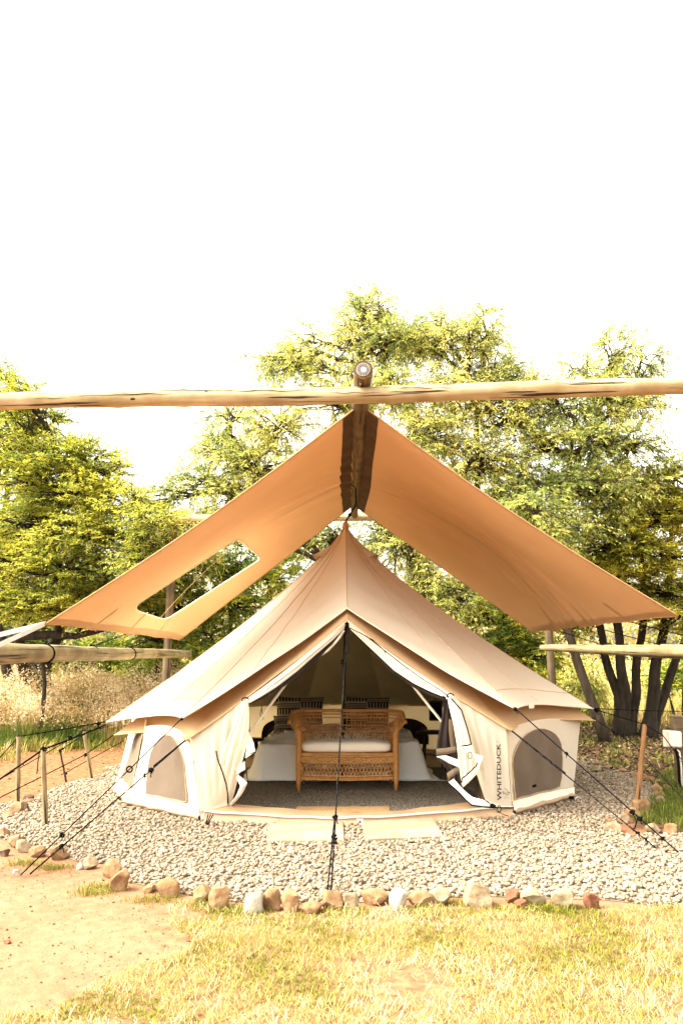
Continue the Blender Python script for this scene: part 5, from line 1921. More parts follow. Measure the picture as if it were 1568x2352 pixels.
def tubes_np(P, Rr, n=4):
    """P (m,k,3) paths, Rr (m,k) radii -> V, F of open tubes"""
    m, k, _ = P.shape
    T = np.zeros_like(P)
    T[:, 1:-1] = P[:, 2:] - P[:, :-2]; T[:, 0] = P[:, 1] - P[:, 0]; T[:, -1] = P[:, -1] - P[:, -2]
    T = nrmz(T)
    ref = np.where(np.abs(T[..., 2:3]) < .9, np.array([0, 0, 1.0]), np.array([1.0, 0, 0]))
    X = nrmz(np.cross(ref, T)); Y = np.cross(T, X)
    a = np.arange(n) * 2 * np.pi / n
    V = P[:, :, None] + Rr[:, :, None, None] * (np.cos(a)[None, None, :, None] * X[:, :, None] + np.sin(a)[None, None, :, None] * Y[:, :, None])
    idx = np.arange(m * k * n).reshape(m, k, n)
    A = idx[:, :-1]; B = idx[:, 1:]
    F = np.stack([A, np.roll(A, -1, 2), np.roll(B, -1, 2), B], -1).reshape(-1, 4)
    return V.reshape(-1, 3), F


def leaves_np(P, D, S, L, W):
    """diamond leaves: P base, D direction, S side vector, L length, W width"""
    n = len(P)
    D = nrmz(D); S = nrmz(S - D * (S * D).sum(-1, keepdims=True))
    N = np.cross(D, S)
    L = L[:, None]; W = W[:, None]
    v = np.stack([P, P + D * L * .45 + S * W * .5 + N * W * .12, P + D * L, P + D * L * .45 - S * W * .5 + N * W * .12], 1)
    F = np.arange(n * 4).reshape(n, 4)
    return v.reshape(-1, 3), F


def bez(a, c, b, k):
    t = np.linspace(0, 1, k)[None, :, None]
    return (1 - t) ** 2 * a[:, None] + 2 * t * (1 - t) * c[:, None] + t * t * b[:, None]


def make_tree(name, label, cat, base, trunks, lobes, leafm, barkm, leaf=(.07, .02), twigs=9, lpt=13, tw_len=(.25, .5), flat=1.0, droop=.25,
              side_up=0.0, rmul=1.0, seed=0, group=None, limb_r=.05, yellow=0.0, shell=.35):
    rg = np.random.default_rng(seed)
    root = empty(name, (base[0], base[1], 0), label, cat, group)
    # trunks
    mb = MB(); tp = []
    for (pts, r0, r1) in trunks:
        pts = [Vector(p) for p in pts]
        dense = []
        for i in range(len(pts) - 1):
            for k in range(6):
                dense.append(pts[i].lerp(pts[i + 1], k / 6))
        dense.append(pts[-1])
        n = len(dense)
        dense = [p + Vector((noise.noise(Vector((p.z * 1.3, seed, 1))), noise.noise(Vector((p.z * 1.3, seed, 5))), 0)) * r0 * .5 for p in dense]
        rad = [lerp(r0, r1, (k / (n - 1)) ** .8) * (1 + .35 * max(0, 1 - k / 4)) for k in range(n)]
        mb.tube(dense, rad, 10, wob=.25, seed=seed)
        tp += [(p, r_) for p, r_ in zip(dense[n // 3:], rad[n // 3:])]
    mb.build('trunk', barkm, root)
    TP = np.array([p[:] for p, _ in tp])
    BV, BF, LV, LF, LR = [], [], [], [], []
    nb0 = 0; nl0 = 0
    bcount = 0

    def addb(P, Rr, n=4):
        nonlocal nb0
        V, F = tubes_np(P, Rr, n); BV.append(V); BF.append(F + nb0); nb0 += len(V)
    for (cx, cy, cz, rx, ry, rz, nb) in lobes:
        c = np.array([cx, cy, cz]); r = np.array([rx, ry, rz])
        d = np.linalg.norm(TP - c, axis=1) + np.where(TP[:, 2] > cz, 2.0, 0)
        s = TP[d.argmin()]
        ctrl = (s + c) / 2 + np.array([rg.normal(0, .2), rg.normal(0, .2), .25 * np.linalg.norm(c - s)])
        limb = bez(s[None], ctrl[None], c[None], 9)
        limb[0, 1:-1] += rg.normal(0, .035, (7, 3))
        addb(limb, np.linspace(limb_r, limb_r * .4, 9)[None], 6)
        # branches
        nb = int(nb * (1.35 if cz < 5.2 else 1.0)); rx *= 1.12; ry *= 1.1; rz *= 1.12; r = np.array([rx, ry, rz])
        u = nrmz(rg.normal(0, 1, (nb, 3)))
        fr = shell + (1 - shell) * rg.uniform(0, 1, nb) ** .6
        E = c + u * r * fr[:, None]
        lt = rg.integers(4, 9, nb)
        S = limb[0, lt]
        C = (S + E) / 2 + rg.normal(0, .12, (nb, 3)) + np.array([0, 0, .12])
        BR = bez(S, C, E, 6)
        BR[:, 1:-1] += rg.normal(0, .02, (nb, 4, 3))
        addb(BR, np.linspace(limb_r * .36, .004, 6)[None] * np.ones((nb, 1)))
        # twigs
        nt_ = nb * twigs
        bi = np.repeat(np.arange(nb), twigs)
        tt = rg.uniform(.35, 1, nt_)
        k = np.minimum((tt * 5).astype(int), 4); f = (tt * 5 - k)[:, None]
        TS = BR[bi, k] * (1 - f) + BR[bi, k + 1] * f
        bd = nrmz(BR[bi, k + 1] - BR[bi, k])
        ou = nrmz((TS - c) / r)
        D = nrmz(bd * .5 + ou * .5 + rg.normal(0, .55, (nt_, 3)) * np.array([1, 1, flat]))
        D[:, 2] *= flat ** .5
        Lt = rg.uniform(*tw_len, nt_)[:, None]
        TM = TS + D * Lt * .5
        TE = TS + D * Lt + np.array([0, 0, -1.0]) * Lt * droop
        addb(np.stack([TS, TM, TE], 1), np.array([.005, .0035, .0015])[None] * np.ones((nt_, 1)), 3)
        # leaves
        ti = np.repeat(np.arange(nt_), lpt)
        q = rg.uniform(.08, 1.05, len(ti))[:, None]
        P = (1 - q) ** 2 * TS[ti] + 2 * q * (1 - q) * TM[ti] + q * q * TE[ti]
        td = nrmz(TE[ti] - TS[ti])
        sd = nrmz(np.cross(td, np.array([0, 0, 1.0])))
        sgn = np.where(rg.uniform(0, 1, len(ti)) < .5, -1, 1)[:, None]
        LD = td * .55 + sd * sgn * .7 + rg.normal(0, .32, (len(ti), 3)) + np.array([0, 0, -droop])
        up_ = rg.normal(0, 1, (len(ti), 3))
        if side_up: up_ = up_ * (1 - side_up) + np.cross(LD, np.array([0, 0, 1.0])) * side_up
        Ll = leaf[0] * rg.uniform(.6, 1.3, len(ti)); Wl = leaf[1] * rg.uniform(.7, 1.3, len(ti))
        V, F = leaves_np(P, LD, up_, Ll, Wl)
        LV.append(V); LF.append(F + nl0); nl0 += len(V)
        lobe_c = rg.normal(0, .10)
        tw_c = rg.normal(0, .15, nt_)[ti]
        br_c = rg.normal(0, .12, nb)[bi][ti]
        LR.append(np.repeat(np.clip(.46 + yellow + lobe_c + tw_c + br_c + rg.normal(0, .12, len(ti)), 0, 1), 4))
    o = from_np('branches', np.concatenate(BV), np.concatenate(BF), barkm, root, smooth=True)
    o = from_np('crown', np.concatenate(LV), np.concatenate(LF), leafm, root, smooth=False, rnd=np.concatenate(LR))
    return root


def LB(u, v, y, ru, rv, ry, nb):
    """a crown lobe seen centred at (u, v) of the photo, at distance y, with half sizes in photo pixels"""
    c = U(u, v, y)
    s = y * 1.02 / FPX
    return (c.x, c.y, c.z, ru * s, ry, rv * s, nb)


# far scrub wood: one soft mass closing the view
def scrub(name, label, n, x0, x1, y0, y1, hfun, m, leafL, leafW, seed, rnd_mu, rnd_sd=.2, cat='wood', down=0.0, base=None):
    rg = np.random.default_rng(seed)
    X = rg.uniform(x0, x1, n); Y = rg.uniform(y0, y1, n)
    H = np.array([hfun(x, y) for x, y in zip(X, Y)])
    Z = H * rg.beta(1.3, 1.1, n)
    P = np.stack([X, Y, Z], 1)
    cl = np.array([noise.noise(Vector((x * .9, y * .6, z * 1.1))) for x, y, z in P])
    keep = cl > -.12
    P = P[keep]; cl = cl[keep]; n = len(P)
    D = rg.normal(0, 1, (n, 3)); D[:, 2] -= down
    V, F = leaves_np(P, D, rg.normal(0, 1, (n, 3)), leafL * rg.uniform(.6, 1.4, n), leafW * rg.uniform(.6, 1.4, n))
    rr = np.repeat(np.clip(rnd_mu + cl * .5 + rg.normal(0, rnd_sd, n), 0, 1), 4)
    o = from_np(name, V, F, m, None, False, rnd=rr)
    tag(o, label, cat, kind='stuff')
    return o


scrub('scrub', 'far yellow-green scrub closing the view behind the camp', 60000, -26, 26, 24, 40, lambda x, y: 4.6 + 1.6 * noise.noise(Vector((x * .25, y * .1, 0))) + .6 * noise.noise(Vector((x, y, 2))) - .05 * max(0, x), M['weeds'], .24, .10, 40, .42)

BK, BD = M['bark'], M['bark_dark']
# the feathery thorn tree on the path side
make_tree('thorn_tree', 'broad feathery thorn tree with tiered sprays over the dry grass', 'tree', (-5.6, 13.6),
          [([(-5.4, 13.6, 0), (-5.2, 13.5, 1.5), (-4.9, 13.3, 2.9), (-4.6, 13.2, 4.0)], .15, .05),
           ([(-5.5, 13.6, 0), (-6.1, 13.4, 1.7), (-6.8, 13.4, 3.4)], .13, .04),
           ([(-5.5, 13.4, 1.0), tuple(U(40, 1462, 12.6)), tuple(U(110, 1458, 12.4)), tuple(U(170, 1462, 12.2)), tuple(U(235, 1445, 12.0))], .10, .04)],
          [LB(45, 905, 13, 60, 45, .8, 16), LB(90, 960, 13, 70, 45, .8, 18), LB(20, 960, 13, 60, 45, .8, 16), LB(240, 1090, 12.6, 60, 40, .8, 14), LB(310, 1160, 11.6, 60, 35, .6, 14), LB(345, 1200, 10.6, 42, 30, .35, 12), LB(330, 1290, 10.7, 50, 35, .4, 12), LB(30, 1010, 13.5, 95, 55, .9, 26), LB(110, 1050, 13, 120, 60, 1.0, 34), LB(200, 1060, 12.8, 95, 55, .9, 26), LB(40, 1110, 12.8, 110, 60, 1.0, 34), LB(150, 1140, 12.5, 130, 55, 1.0, 38),
           LB(245, 1150, 12.4, 80, 50, .8, 24), LB(50, 1210, 12.6, 130, 55, 1.0, 38), LB(180, 1230, 12.3, 130, 50, 1.0, 36), LB(280, 1240, 12.4, 80, 45, .8, 24), LB(30, 1300, 12.5, 110, 55, 1.0, 34),
           LB(140, 1310, 12.2, 120, 45, 1.0, 30), LB(250, 1320, 12.2, 90, 45, .8, 24), LB(60, 1385, 12.4, 120, 40, 1.0, 30), LB(180, 1390, 12.2, 110, 40, .9, 26), LB(300, 1370, 12.8, 70, 40, .8, 18)],
          M['leaf_yellow'], BD, leaf=(.062, .020), twigs=11, lpt=17, tw_len=(.22, .48), flat=.35, droop=.10, side_up=.75, seed=51, limb_r=.045)
make_tree('bushy_tree', 'darker bushy tree growing behind the thorn tree at the photo edge', 'tree', (-7.2, 16),
          [([(-7.2, 16, 0), (-7.3, 16, 3), (-7.5, 16, 6)], .16, .05)],
          [LB(30, 905, 16, 75, 60, .9, 30), LB(-40, 980, 16, 90, 80, 1, 30), LB(20, 1060, 16.5, 110, 70, 1, 30), LB(120, 1180, 16.5, 130, 90, 1.2, 40), LB(20, 1260, 16.2, 120, 90, 1.2, 40), LB(200, 1330, 16, 120, 80, 1.2, 36), LB(60, 1420, 16, 130, 60, 1.2, 34)],
          M['leaf_green'], BD, leaf=(.085, .028), twigs=10, lpt=14, tw_len=(.3, .55), droop=.2, seed=52, limb_r=.05)
# tall airy tree behind the tent
make_tree('willow_tree', 'tall airy willow-like tree rising behind the ridge log', 'tree', (1.6, 12.5),
          [([tuple(U(985, 1500, 12.32))[:2] + (0,), tuple(U(985, 1400, 12.32)), tuple(U(955, 1310, 12.48)), tuple(U(900, 1180, 12.64)), tuple(U(860, 1000, 12.80)), tuple(U(830, 820, 12.80))], .13, .04),
           ([tuple(U(1010, 1500, 12.16))[:2] + (0,), tuple(U(1040, 1410, 12.16)), tuple(U(1085, 1280, 12.32)), tuple(U(1100, 1100, 12.48)), tuple(U(1090, 900, 12.64))], .11, .04),
           ([tuple(U(960, 1500, 12.48))[:2] + (0,), tuple(U(800, 1350, 12.80)), tuple(U(660, 1200, 12.80)), tuple(U(560, 1050, 12.80))], .13, .04)],
          [LB(835, 720, 12.80, 62, 60, 0.72, 26), LB(950, 775, 12.80, 60, 50, 0.64, 22), LB(1210, 890, 12.40, 55, 50, 0.72, 18), LB(1225, 970, 12.32, 60, 60, 0.72, 20), LB(350, 1160, 12.6, 55, 40, .7, 12), LB(370, 1240, 12.3, 60, 45, .7, 16), LB(310, 1290, 12.3, 55, 40, .7, 14), LB(925, 1270, 12.3, 50, 50, .7, 16), LB(985, 1340, 12.2, 50, 45, .7, 16), LB(1050, 1390, 12.1, 50, 40, .7, 16), LB(1235, 1175, 10.7, 48, 34, .35, 16), LB(1265, 1250, 10.8, 50, 40, .35, 14), LB(690, 790, 12.96, 50, 40, 0.56, 10), LB(1010, 745, 12.80, 45, 30, 0.48, 9), LB(880, 700, 12.80, 28, 34, 0.40, 7), LB(800, 790, 12.80, 75, 60, 0.80, 30), LB(900, 800, 12.48, 80, 55, 0.80, 32), LB(985, 790, 12.64, 80, 55, 0.80, 30), LB(1075, 780, 12.64, 75, 55, 0.80, 26), LB(1110, 735, 12.64, 40, 30, 0.48, 7),
           LB(1150, 850, 12.48, 75, 60, 0.80, 28), LB(620, 830, 12.96, 66, 52, 0.72, 18), LB(700, 850, 12.80, 85, 60, 0.80, 28), LB(760, 930, 12.48, 95, 65, 0.88, 36), LB(900, 900, 12.32, 110, 60, 0.96, 42), LB(1040, 900, 12.24, 110, 60, 0.96, 42), LB(1160, 950, 12.24, 90, 70, 0.80, 34),
           LB(540, 960, 12.80, 85, 50, 0.80, 18), LB(640, 980, 12.56, 100, 60, 0.88, 34), LB(500, 1050, 12.64, 80, 55, 0.80, 22), LB(600, 1080, 12.48, 100, 55, 0.88, 30), LB(440, 1120, 12.64, 65, 40, 0.72, 12), LB(520, 1150, 12.48, 90, 50, 0.80, 22),
           LB(980, 1010, 12.16, 110, 70, 0.96, 44), LB(1110, 1060, 12.16, 110, 70, 0.96, 44), LB(1180, 1160, 12.16, 90, 70, 0.88, 34), LB(440, 1230, 12.32, 90, 60, 0.80, 24), LB(880, 1150, 12.48, 80, 60, 0.80, 20), LB(760, 1240, 12.64, 80, 60, 0.80, 18), LB(900, 1240, 12.48, 70, 50, 0.80, 16),
           LB(655, 1110, 12.64, 80, 60, 0.80, 18)],
          M['leaf_light'], BK, leaf=(.082, .019), twigs=9, lpt=13, tw_len=(.24, .5), droop=.35, seed=53, limb_r=.045, shell=.2)
make_tree('slender_tree', 'slender light green tree with an open crown and visible grey limbs', 'tree', (4.0, 12.4),
          [([(4.25, 12.4, 0), tuple(U(1270, 1350, 12.45)), tuple(U(1290, 1200, 12.45)), tuple(U(1308, 1060, 12.28)), tuple(U(1320, 960, 12.28))], .075, .035),
           ([tuple(U(1296, 1160, 12.45)), tuple(U(1340, 1010, 12.37)), tuple(U(1390, 960, 12.37)), tuple(U(1440, 930, 12.45))], .06, .025)],
          [LB(1400, 820, 12.45, 75, 45, 0.72, 18), LB(1330, 850, 12.45, 60, 40, 0.64, 12), LB(1470, 830, 12.45, 60, 45, 0.64, 14), LB(1290, 930, 12.28, 90, 60, 0.80, 26), LB(1390, 920, 12.28, 90, 60, 0.80, 30), LB(1470, 930, 12.28, 70, 60, 0.72, 22),
           LB(1250, 1030, 12.20, 80, 60, 0.80, 24), LB(1370, 1030, 12.20, 90, 60, 0.80, 26), LB(1460, 1040, 12.20, 80, 55, 0.80, 22), LB(1260, 1130, 12.12, 90, 60, 0.80, 30), LB(1370, 1130, 12.12, 90, 60, 0.80, 30), LB(1280, 1230, 12.04, 90, 50, 0.80, 28), LB(1440, 1130, 12.28, 80, 60, 0.80, 22)],
          M['leaf_light'], BK, leaf=(.084, .021), twigs=8, lpt=13, tw_len=(.24, .48), droop=.3, seed=54, limb_r=.04, yellow=-.08, shell=.2)
# multi-stemmed tree with the golden crown
gb = G(1440, 1692)
bxm, bym = gb.x, gb.y
make_tree('thorn_tree', 'multi-stemmed dark-trunked thorn tree with golden green crown', 'tree', (bxm, bym),
          [([(bxm - .12, bym, 0), tuple(U(1420, 1600, bym)), tuple(U(1388, 1500, bym)), tuple(U(1372, 1420, bym)), tuple(U(1355, 1340, bym - .4))], .10, .05),
           ([(bxm - .04, bym - .05, 0), tuple(U(1436, 1600, bym - .1)), tuple(U(1425, 1500, bym - .2)), tuple(U(1410, 1400, bym - .3)), tuple(U(1420, 1280, bym - .6))], .12, .05),
           ([(bxm + .05, bym, 0), tuple(U(1460, 1600, bym)), tuple(U(1465, 1500, bym)), tuple(U(1480, 1400, bym - .2)), tuple(U(1470, 1250, bym - .4))], .10, .045),
           ([(bxm + .35, bym - .1, 0), tuple(U(1500, 1600, bym - .1)), tuple(U(1512, 1500, bym - .1)), tuple(U(1530, 1400, bym - .3)), tuple(U(1540, 1250, bym - .5))], .13, .05),
           ([(bxm + .42, bym, 0), tuple(U(1520, 1610, bym)), tuple(U(1560, 1500, bym)), tuple(U(1600, 1400, bym))], .10, .05)],
          [LB(1440, 1130, 13, 80, 50, .9, 26), LB(1530, 1100, 13, 90, 60, 1, 30), LB(1400, 1200, 12.8, 95, 50, 1, 32), LB(1500, 1190, 12.8, 100, 55, 1, 34), LB(1590, 1180, 13, 80, 80, 1, 24),
           LB(1360, 1270, 12.8, 80, 45, .9, 26), LB(1450, 1270, 12.6, 100, 50, 1, 34), LB(1550, 1280, 12.8, 90, 55, 1, 30), LB(1420, 1340, 12.9, 90, 45, 1, 26), LB(1520, 1370, 12.8, 100, 50, 1, 30), LB(1590, 1420, 12.8, 80, 60, 1, 20)],
          M['leaf_yellow'], BD, leaf=(.062, .022), twigs=11, lpt=17, tw_len=(.22, .48), flat=.35, droop=.10, side_up=.75, seed=55, limb_r=.045, yellow=.12)
# darker undergrowth trees close behind the tent
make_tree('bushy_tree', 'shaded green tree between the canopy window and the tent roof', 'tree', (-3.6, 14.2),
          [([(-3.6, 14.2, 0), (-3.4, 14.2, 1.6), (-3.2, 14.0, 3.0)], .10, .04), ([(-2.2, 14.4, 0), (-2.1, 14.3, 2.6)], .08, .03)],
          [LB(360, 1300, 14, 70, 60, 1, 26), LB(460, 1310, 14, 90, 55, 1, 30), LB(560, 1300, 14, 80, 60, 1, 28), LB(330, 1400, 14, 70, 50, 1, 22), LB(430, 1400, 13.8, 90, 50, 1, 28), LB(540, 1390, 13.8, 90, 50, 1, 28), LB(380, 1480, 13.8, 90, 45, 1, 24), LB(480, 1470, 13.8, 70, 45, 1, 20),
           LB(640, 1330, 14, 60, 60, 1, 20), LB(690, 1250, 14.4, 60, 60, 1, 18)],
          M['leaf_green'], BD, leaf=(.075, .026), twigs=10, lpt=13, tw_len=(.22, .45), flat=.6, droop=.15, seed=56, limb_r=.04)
make_tree('bushy_tree', 'shaded green tree filling the gap under the canopy side with folds', 'tree', (3.2, 14.2),
          [([(3.2, 14.2, 0), (3.0, 14.2, 1.6), (3.0, 14.0, 2.6)], .10, .04), ([(2.0, 14.6, 0), (2.0, 14.5, 2.6)], .08, .03)],
          [LB(1010, 1370, 14.2, 60, 50, 1, 16), LB(1080, 1420, 14, 80, 45, 1, 26), LB(1160, 1470, 14, 80, 40, 1, 26), LB(1230, 1420, 14, 80, 50, 1, 26), LB(1310, 1400, 14, 80, 50, 1, 24), LB(1210, 1500, 13.8, 60, 30, 1, 14), LB(1380, 1330, 14.2, 70, 50, 1, 20), LB(1320, 1300, 14.3, 80, 50, 1, 24)],
          M['leaf_green'], BD, leaf=(.075, .026), twigs=10, lpt=13, tw_len=(.22, .45), flat=.6, droop=.15, seed=57, limb_r=.04)
# low shrubs
def shrub(u, v, y, ru, rv, m, seed, label, nb=26, droop=.2, leaf=(.08, .026), yellow=0.0, name='shrub', **kw):
    c = U(u, v, y)
    return make_tree(name, label, 'shrub', (c.x, y), [([(c.x, y, 0), (c.x + .05, y, c.z * .8)], .04, .015), ([(c.x - .15, y, 0), (c.x - .3, y, c.z)], .03, .012)],
                     [LB(u, v, y, ru, rv, .7, nb), LB(u - ru * .7, v + rv * .3, y, ru * .7, rv * .8, .6, nb // 2), LB(u + ru * .7, v + rv * .3, y, ru * .7, rv * .8, .6, nb // 2)], m, BD, leaf=leaf, twigs=9, lpt=11, tw_len=(.18, .36), droop=droop, seed=seed, limb_r=.02, yellow=yellow, **kw)


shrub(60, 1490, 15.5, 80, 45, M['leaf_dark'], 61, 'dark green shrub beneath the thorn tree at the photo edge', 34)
shrub(220, 1500, 15.2, 80, 40, M['leaf_green'], 62, 'green shrub behind the feathery dry grass below the rail', 30)
shrub(345, 1530, 14.6, 60, 40, M['leaf_green'], 63, 'small shrub at the foot of the post seen through the canopy window', 26)
shrub(1330, 1580, 15.6, 46, 60, M['leaf_light'], 64, 'bright drooping shrub between the back post and the dark stems', 26, droop=.8, yellow=.15)
shrub(1235, 1530, 16.5, 40, 40, M['leaf_yellow'], 65, 'yellow-green shrub just past the tent roof by the back post', 20, yellow=.1)
shrub(1560, 1560, 16.0, 50, 40, M['leaf_green'], 66, 'green shrub behind the stems at the photo edge', 22)
sp = make_tree('sapling', 'thin dark sapling standing in the dry grass under the thick rail', 'sapling', (U(100, 1570, 12.2).x, 12.2),
               [([(U(100, 1570, 12.2).x, 12.2, 0), tuple(U(101, 1600, 12.2)), tuple(U(103, 1570, 12.2)), tuple(U(97, 1515, 12.2))], .035, .03)],
               [LB(85, 1530, 12.2, 30, 14, .3, 4)], M['leaf_dark'], BD, leaf=(.05, .02), twigs=4, lpt=6, tw_len=(.1, .25), seed=67, limb_r=.015)


# ---- grasses
def blades(name, P, H, W, lean, m, rnd, label, cat, curl=.35):
    """P (n,3) roots; three-point curved blades"""
    n = len(P)
    az = NR.uniform(0, 2 * np.pi, n)
    d = np.stack([np.cos(az), np.sin(az), np.zeros(n)], 1)
    s = np.stack([-np.sin(az), np.cos(az), np.zeros(n)], 1)
    ln = lean
    mid_ = P + d * (H * ln * .4)[:, None] + np.array([0, 0, 1.0]) * (H * .55 * np.sqrt(np.maximum(0, 1 - (ln * .7) ** 2)))[:, None]
    tip = P + d * (H * ln)[:, None] + np.array([0, 0, 1.0]) * (H * np.sqrt(np.maximum(.0, 1 - np.minimum(ln, 1) ** 2)) * (1 - curl * ln))[:, None]
    w_ = (W * .5)[:, None]
    V = np.stack([P - s * w_, P + s * w_, mid_ + s * w_ * .8, mid_ - s * w_ * .8, tip], 1).reshape(-1, 3)
    b = (np.arange(n) * 5)[:, None]
    Fq = (b + np.array([0, 1, 2, 3])); Ft = (b + np.array([3, 2, 4]))
    Ft4 = np.concatenate([Ft, Ft[:, 2:]], 1)
    # keep one face size: split quads into triangles
    F = np.concatenate([Fq[:, [0, 1, 2]], Fq[:, [0, 2, 3]], Ft], 0)
    o = from_np(name, V, F, m, None, False, rnd=np.repeat(rnd, 5))
    tag(o, label, cat, kind='stuff')
    return o


def region_points(n, x0, x1, y0, y1, poly, jit=.10):
    X = NR.uniform(x0, x1, n); Y = NR.uniform(y0, y1, n)
    nz = np.array([noise.noise(Vector((x * 2.5, y * 2.5, 7.7))) for x, y in zip(X, Y)])
    k = inside(poly, X + nz * jit, Y + nz * jit)
    return X[k], Y[k]


# lawn: dry clippings lying flat, with live green patches
X, Y = region_points(150000, -2.2, 2.6, 2.7, 4.62, LAWN)
pat = np.array([noise.noise(Vector((x * 2.1, y * 2.6, 1.1))) + .5 * noise.noise(Vector((x * 6, y * 6, 4.4))) for x, y in zip(X, Y)])
edge_g = np.exp(-((Y - 4.15) / .28) ** 2) * .25
green = (pat * 1.7 + edge_g + NR.normal(0, .30, len(X))) > .36
n = len(X)
P = np.stack([X, Y, np.where(green, 0, NR.uniform(0, .012, n))], 1)
H = np.where(green, NR.uniform(.012, .032, n), NR.uniform(.025, .085, n))
W = np.where(green, NR.uniform(.0025, .005, n), NR.uniform(.0018, .004, n))
lean = np.where(green, NR.uniform(.35, .97, n), NR.uniform(.96, 1.0, n))
rnd = np.where(green, np.clip(NR.normal(.25, .13, n), 0, .5), np.clip(NR.normal(.78, .17, n), .42, 1))
bare = np.array([noise.noise(Vector((x * 1.3 + 4, y * 1.7, 8.8))) + .45 * noise.noise(Vector((x * 5, y * 5, 2.9))) for x, y in zip(X, Y)])
rnd = np.where(green, rnd, np.clip(rnd + .22 * bare, .42, 1))
keep = (NR.uniform(0, 1, n) < np.where(green, .66, .38 + .25 * np.clip(pat, -1, 1)) * np.clip(1.15 - 2.4 * np.maximum(0, bare - .12), .12, 1))
blades('lawn_grass', P[keep], H[keep], W[keep], lean[keep], M['grass'], rnd[keep], 'patchy lawn of green tufts and pale dry clippings', 'grass')
# weeds at the feet of the border stones and on the path side
tufts = [c5(250, 355), c5(120, 335), c5(480, 445), c5(1000, 545), c5(1130, 560), c6(30, 560), c6(370, 555), c6(550, 520), c6(920, 540), c6(1010, 550), c5(700, 505), c5(940, 525), c6(930, 150), c5(430, 470)]
TX, TY = [], []
for (u, v) in tufts:
    g = G(u, v)
    TX.append(NR.normal(g.x, .07, 220)); TY.append(NR.normal(g.y, .035, 220))
TX = np.concatenate(TX); TY = np.concatenate(TY); n = len(TX)
blades('weed_tuft', np.stack([TX, TY, np.zeros(n)], 1), NR.uniform(.02, .06, n), NR.uniform(.002, .005, n), NR.uniform(.3, .95, n), M['grass'], np.clip(NR.normal(.2, .15, n), 0, .6), 'small weeds at the feet of the edging stones', 'weeds')

# shaded grass beside the far stone arc
GP = gp((1500, 1800), (1540, 1770), (1700, 1760), (1700, 1950), (1530, 1900), (1440, 1892), (1500, 1850))
X, Y = region_points(60000, 2.2, 7.5, 5.9, 10.5, GP, .2); n = len(X)
blades('verge_grass', np.stack([X, Y, np.zeros(n)], 1), NR.uniform(.04, .12, n), NR.uniform(.004, .008, n), NR.uniform(.2, .9, n), M['weeds'], np.clip(NR.normal(.12, .12, n), 0, .5), 'short green grass by the electrical box', 'grass')
# litter ground: low herbs and fallen leaves
X, Y = region_points(26000, 2.4, 9.5, 8.0, 16.5, LITTER, .4); n = len(X)
V, F = leaves_np(np.stack([X, Y, NR.uniform(.005, .04, n)], 1), NR.normal(0, 1, (n, 3)) * np.array([1, 1, .25]), NR.normal(0, 1, (n, 3)) * np.array([1, 1, .3]), NR.uniform(.04, .09, n), NR.uniform(.02, .045, n))
tag(from_np('leaf_litter', V, F, mat('fallen_leaves', (0, 0, 0), rough=.8, rnd=[(0, (.015, .008, .004)), (.5, (.065, .034, .015)), (.85, (.17, .10, .045)), (1, (.3, .22, .12))]), rnd=np.repeat(NR.uniform(0, 1, n), 4)), 'brown fallen leaves under the multi-stemmed tree', 'leaf litter', kind='stuff')
X, Y = region_points(26000, 2.4, 9.5, 8.0, 17, LITTER, .5)
pat = np.array([noise.noise(Vector((x * 1.6, y * 1.6, 9))) for x, y in zip(X, Y)]); k = pat > .02; X, Y = X[k], Y[k]; n = len(X)
blades('low_herbs', np.stack([X, Y, np.zeros(n)], 1), NR.uniform(.04, .12, n), NR.uniform(.008, .018, n), NR.uniform(.3, .95, n), M['weeds'], np.clip(NR.normal(.22, .15, n), 0, .6), 'low green herbs growing through the leaf litter', 'herbs')

# meadow far away on the bright side
X = NR.uniform(3, 14, 30000); Y = NR.uniform(15.5, 24, 30000); n = len(X)
blades('meadow_grass', np.stack([X, Y, np.zeros(n)], 1), NR.uniform(.15, .5, n), NR.uniform(.015, .03, n), NR.uniform(.1, .8, n), M['weeds'], np.clip(NR.normal(.5, .2, n), 0, 1), 'bright dry meadow grass beyond the trees', 'grass')

# tall dry grass on the path side, with fluffy heads; green rank grass at its foot
TG = [(-14, 11.0), (-5.2, 11.0), (-4.2, 11.6), (-3.3, 12.0), (-2.2, 12.8), (-1.8, 14.5), (-2.2, 16), (-14, 16)]
X, Y = region_points(52000, -11, -1.8, 10.8, 16, TG, .4); n = len(X)
pz = np.array([noise.noise(Vector((x * .8, y * .8, 2.2))) + .7 * noise.noise(Vector((x * 2.3, y * 2.0, 5.2))) for x, y in zip(X, Y)])
pc = np.array([noise.noise(Vector((x * 1.7, y * 1.3, 15.2))) for x, y in zip(X, Y)])
hb_ = np.clip((Y - 11.2) / 1.6, .25, 1)
H = (.90 + .48 * pz) * hb_ * NR.uniform(.55, 1.15, n)
rn = np.clip(.50 + pc * .75 + NR.normal(0, .15, n) + np.where(hb_ < .6, -.25, 0), 0, .85)
blades('tall_grass', np.stack([X, Y, np.zeros(n)], 1), H, NR.uniform(.008, .016, n), NR.uniform(.05, .55, n), M['weeds'], rn, 'tall dry grass and weeds beyond the red path', 'grass')
k = NR.uniform(0, 1, n) < .36
k &= hb_ > .55
hx_, hy_, hz_ = X[k], Y[k], H[k] * .93
m_ = 14
cx_ = np.repeat(np.stack([hx_, hy_, hz_], 1), m_, 0)
nn = len(cx_)
off_ = NR.normal(0, 1, (nn, 3)) * np.array([.05, .05, .08])
V, F = leaves_np(cx_ + off_, NR.normal(0, 1, (nn, 3)) + np.array([0, 0, .8]), NR.normal(0, 1, (nn, 3)), NR.uniform(.025, .05, nn), NR.uniform(.014, .026, nn))
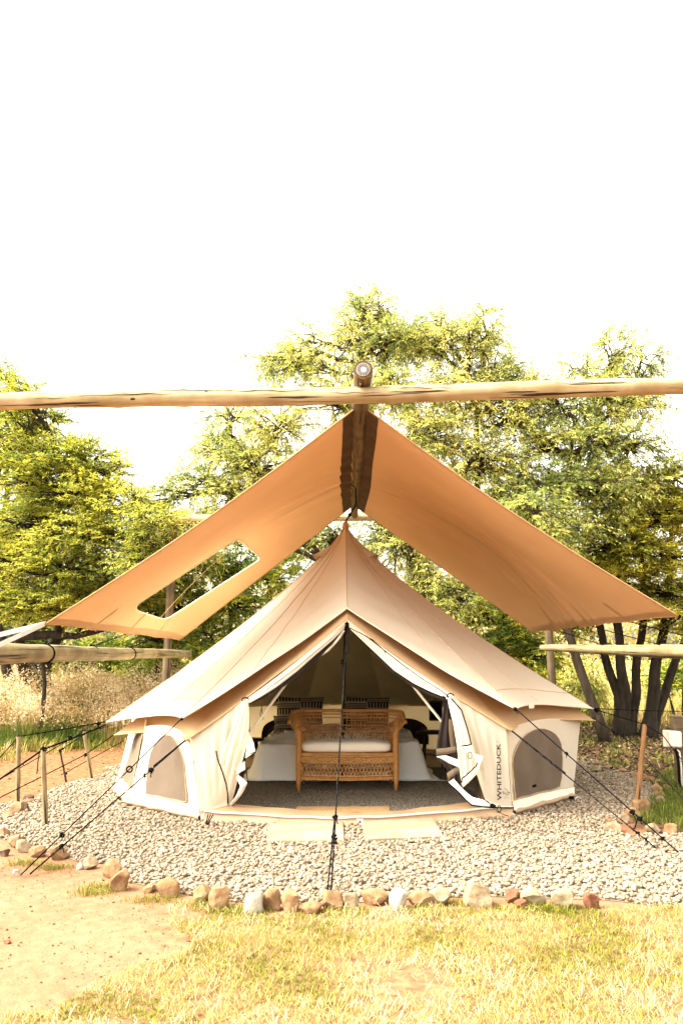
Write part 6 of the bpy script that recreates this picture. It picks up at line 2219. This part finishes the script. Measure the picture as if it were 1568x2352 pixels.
hr_ = np.repeat(np.clip(.90 + pc[k] * .35 + NR.normal(0, .12, len(hx_)) - (NR.uniform(0, 1, len(hx_)) < .2) * .18, 0, 1), m_)
tag(from_np('seed_heads', V, F, M['weeds'], rnd=np.repeat(np.clip(hr_ + NR.normal(0, .08, nn), 0, 1), 4)), 'pale fluffy seed heads above the tall dry grass', 'grass', kind='stuff')
GG = gp((-200, 1690), (0, 1690), (120, 1690), (200, 1690), (285, 1680), (285, 1722), (230, 1732), (140, 1722), (60, 1742), (0, 1755), (-200, 1760))
X, Y = region_points(21000, -9, -2, 8.0, 14, GG, .9); n = len(X)
blades('rank_grass', np.stack([X, Y, np.zeros(n)], 1), NR.uniform(.08, .28, n), NR.uniform(.007, .014, n), NR.uniform(.3, .9, n), M['weeds'], np.clip(NR.normal(.40, .16, n) + .5 * np.array([noise.noise(Vector((x * 1.4, y * 2, 1))) for x, y in zip(X, Y)]), 0, .8), 'green grass tufts along the far side of the red path', 'grass')

# soil crumbs on the bare path
SO = gp((-40, 1965), (120, 1990), (230, 2010), (300, 2050), (400, 2085), (380, 2150), (420, 2200), (240, 2250), (100, 2320), (-60, 2360))
X, Y = region_points(6500, -2.6, -.3, 2.8, 5.9, SO, .15); n = len(X)
S = NR.gamma(1.4, .0013, n).clip(.001, .008)
tag(scatter_rocks('soil_crumbs', np.stack([X, Y, np.zeros(n)], 1), S, M['clod'], NR.beta(1.5, 2.0, n), ICO0, .7), 'small soil crumbs scattered on the bare sandy path', 'soil crumbs')
X = NR.uniform(-6, -2.0, 2500); Y = NR.uniform(6.6, 11.5, 2500)
k = ~inside(BED, X, Y) & (((X - .05) ** 2 + (Y - 8.75) ** 2) > 2.7 ** 2); X, Y = X[k], Y[k]; n = len(X)
tag(scatter_rocks('soil_crumbs', np.stack([X, Y, np.zeros(n)], 1), NR.gamma(1.6, .0028, n).clip(.002, .02), M['clod'], NR.beta(1.5, 2.0, n), ICO0, .7), 'small soil crumbs on the red path behind the stakes', 'soil crumbs')
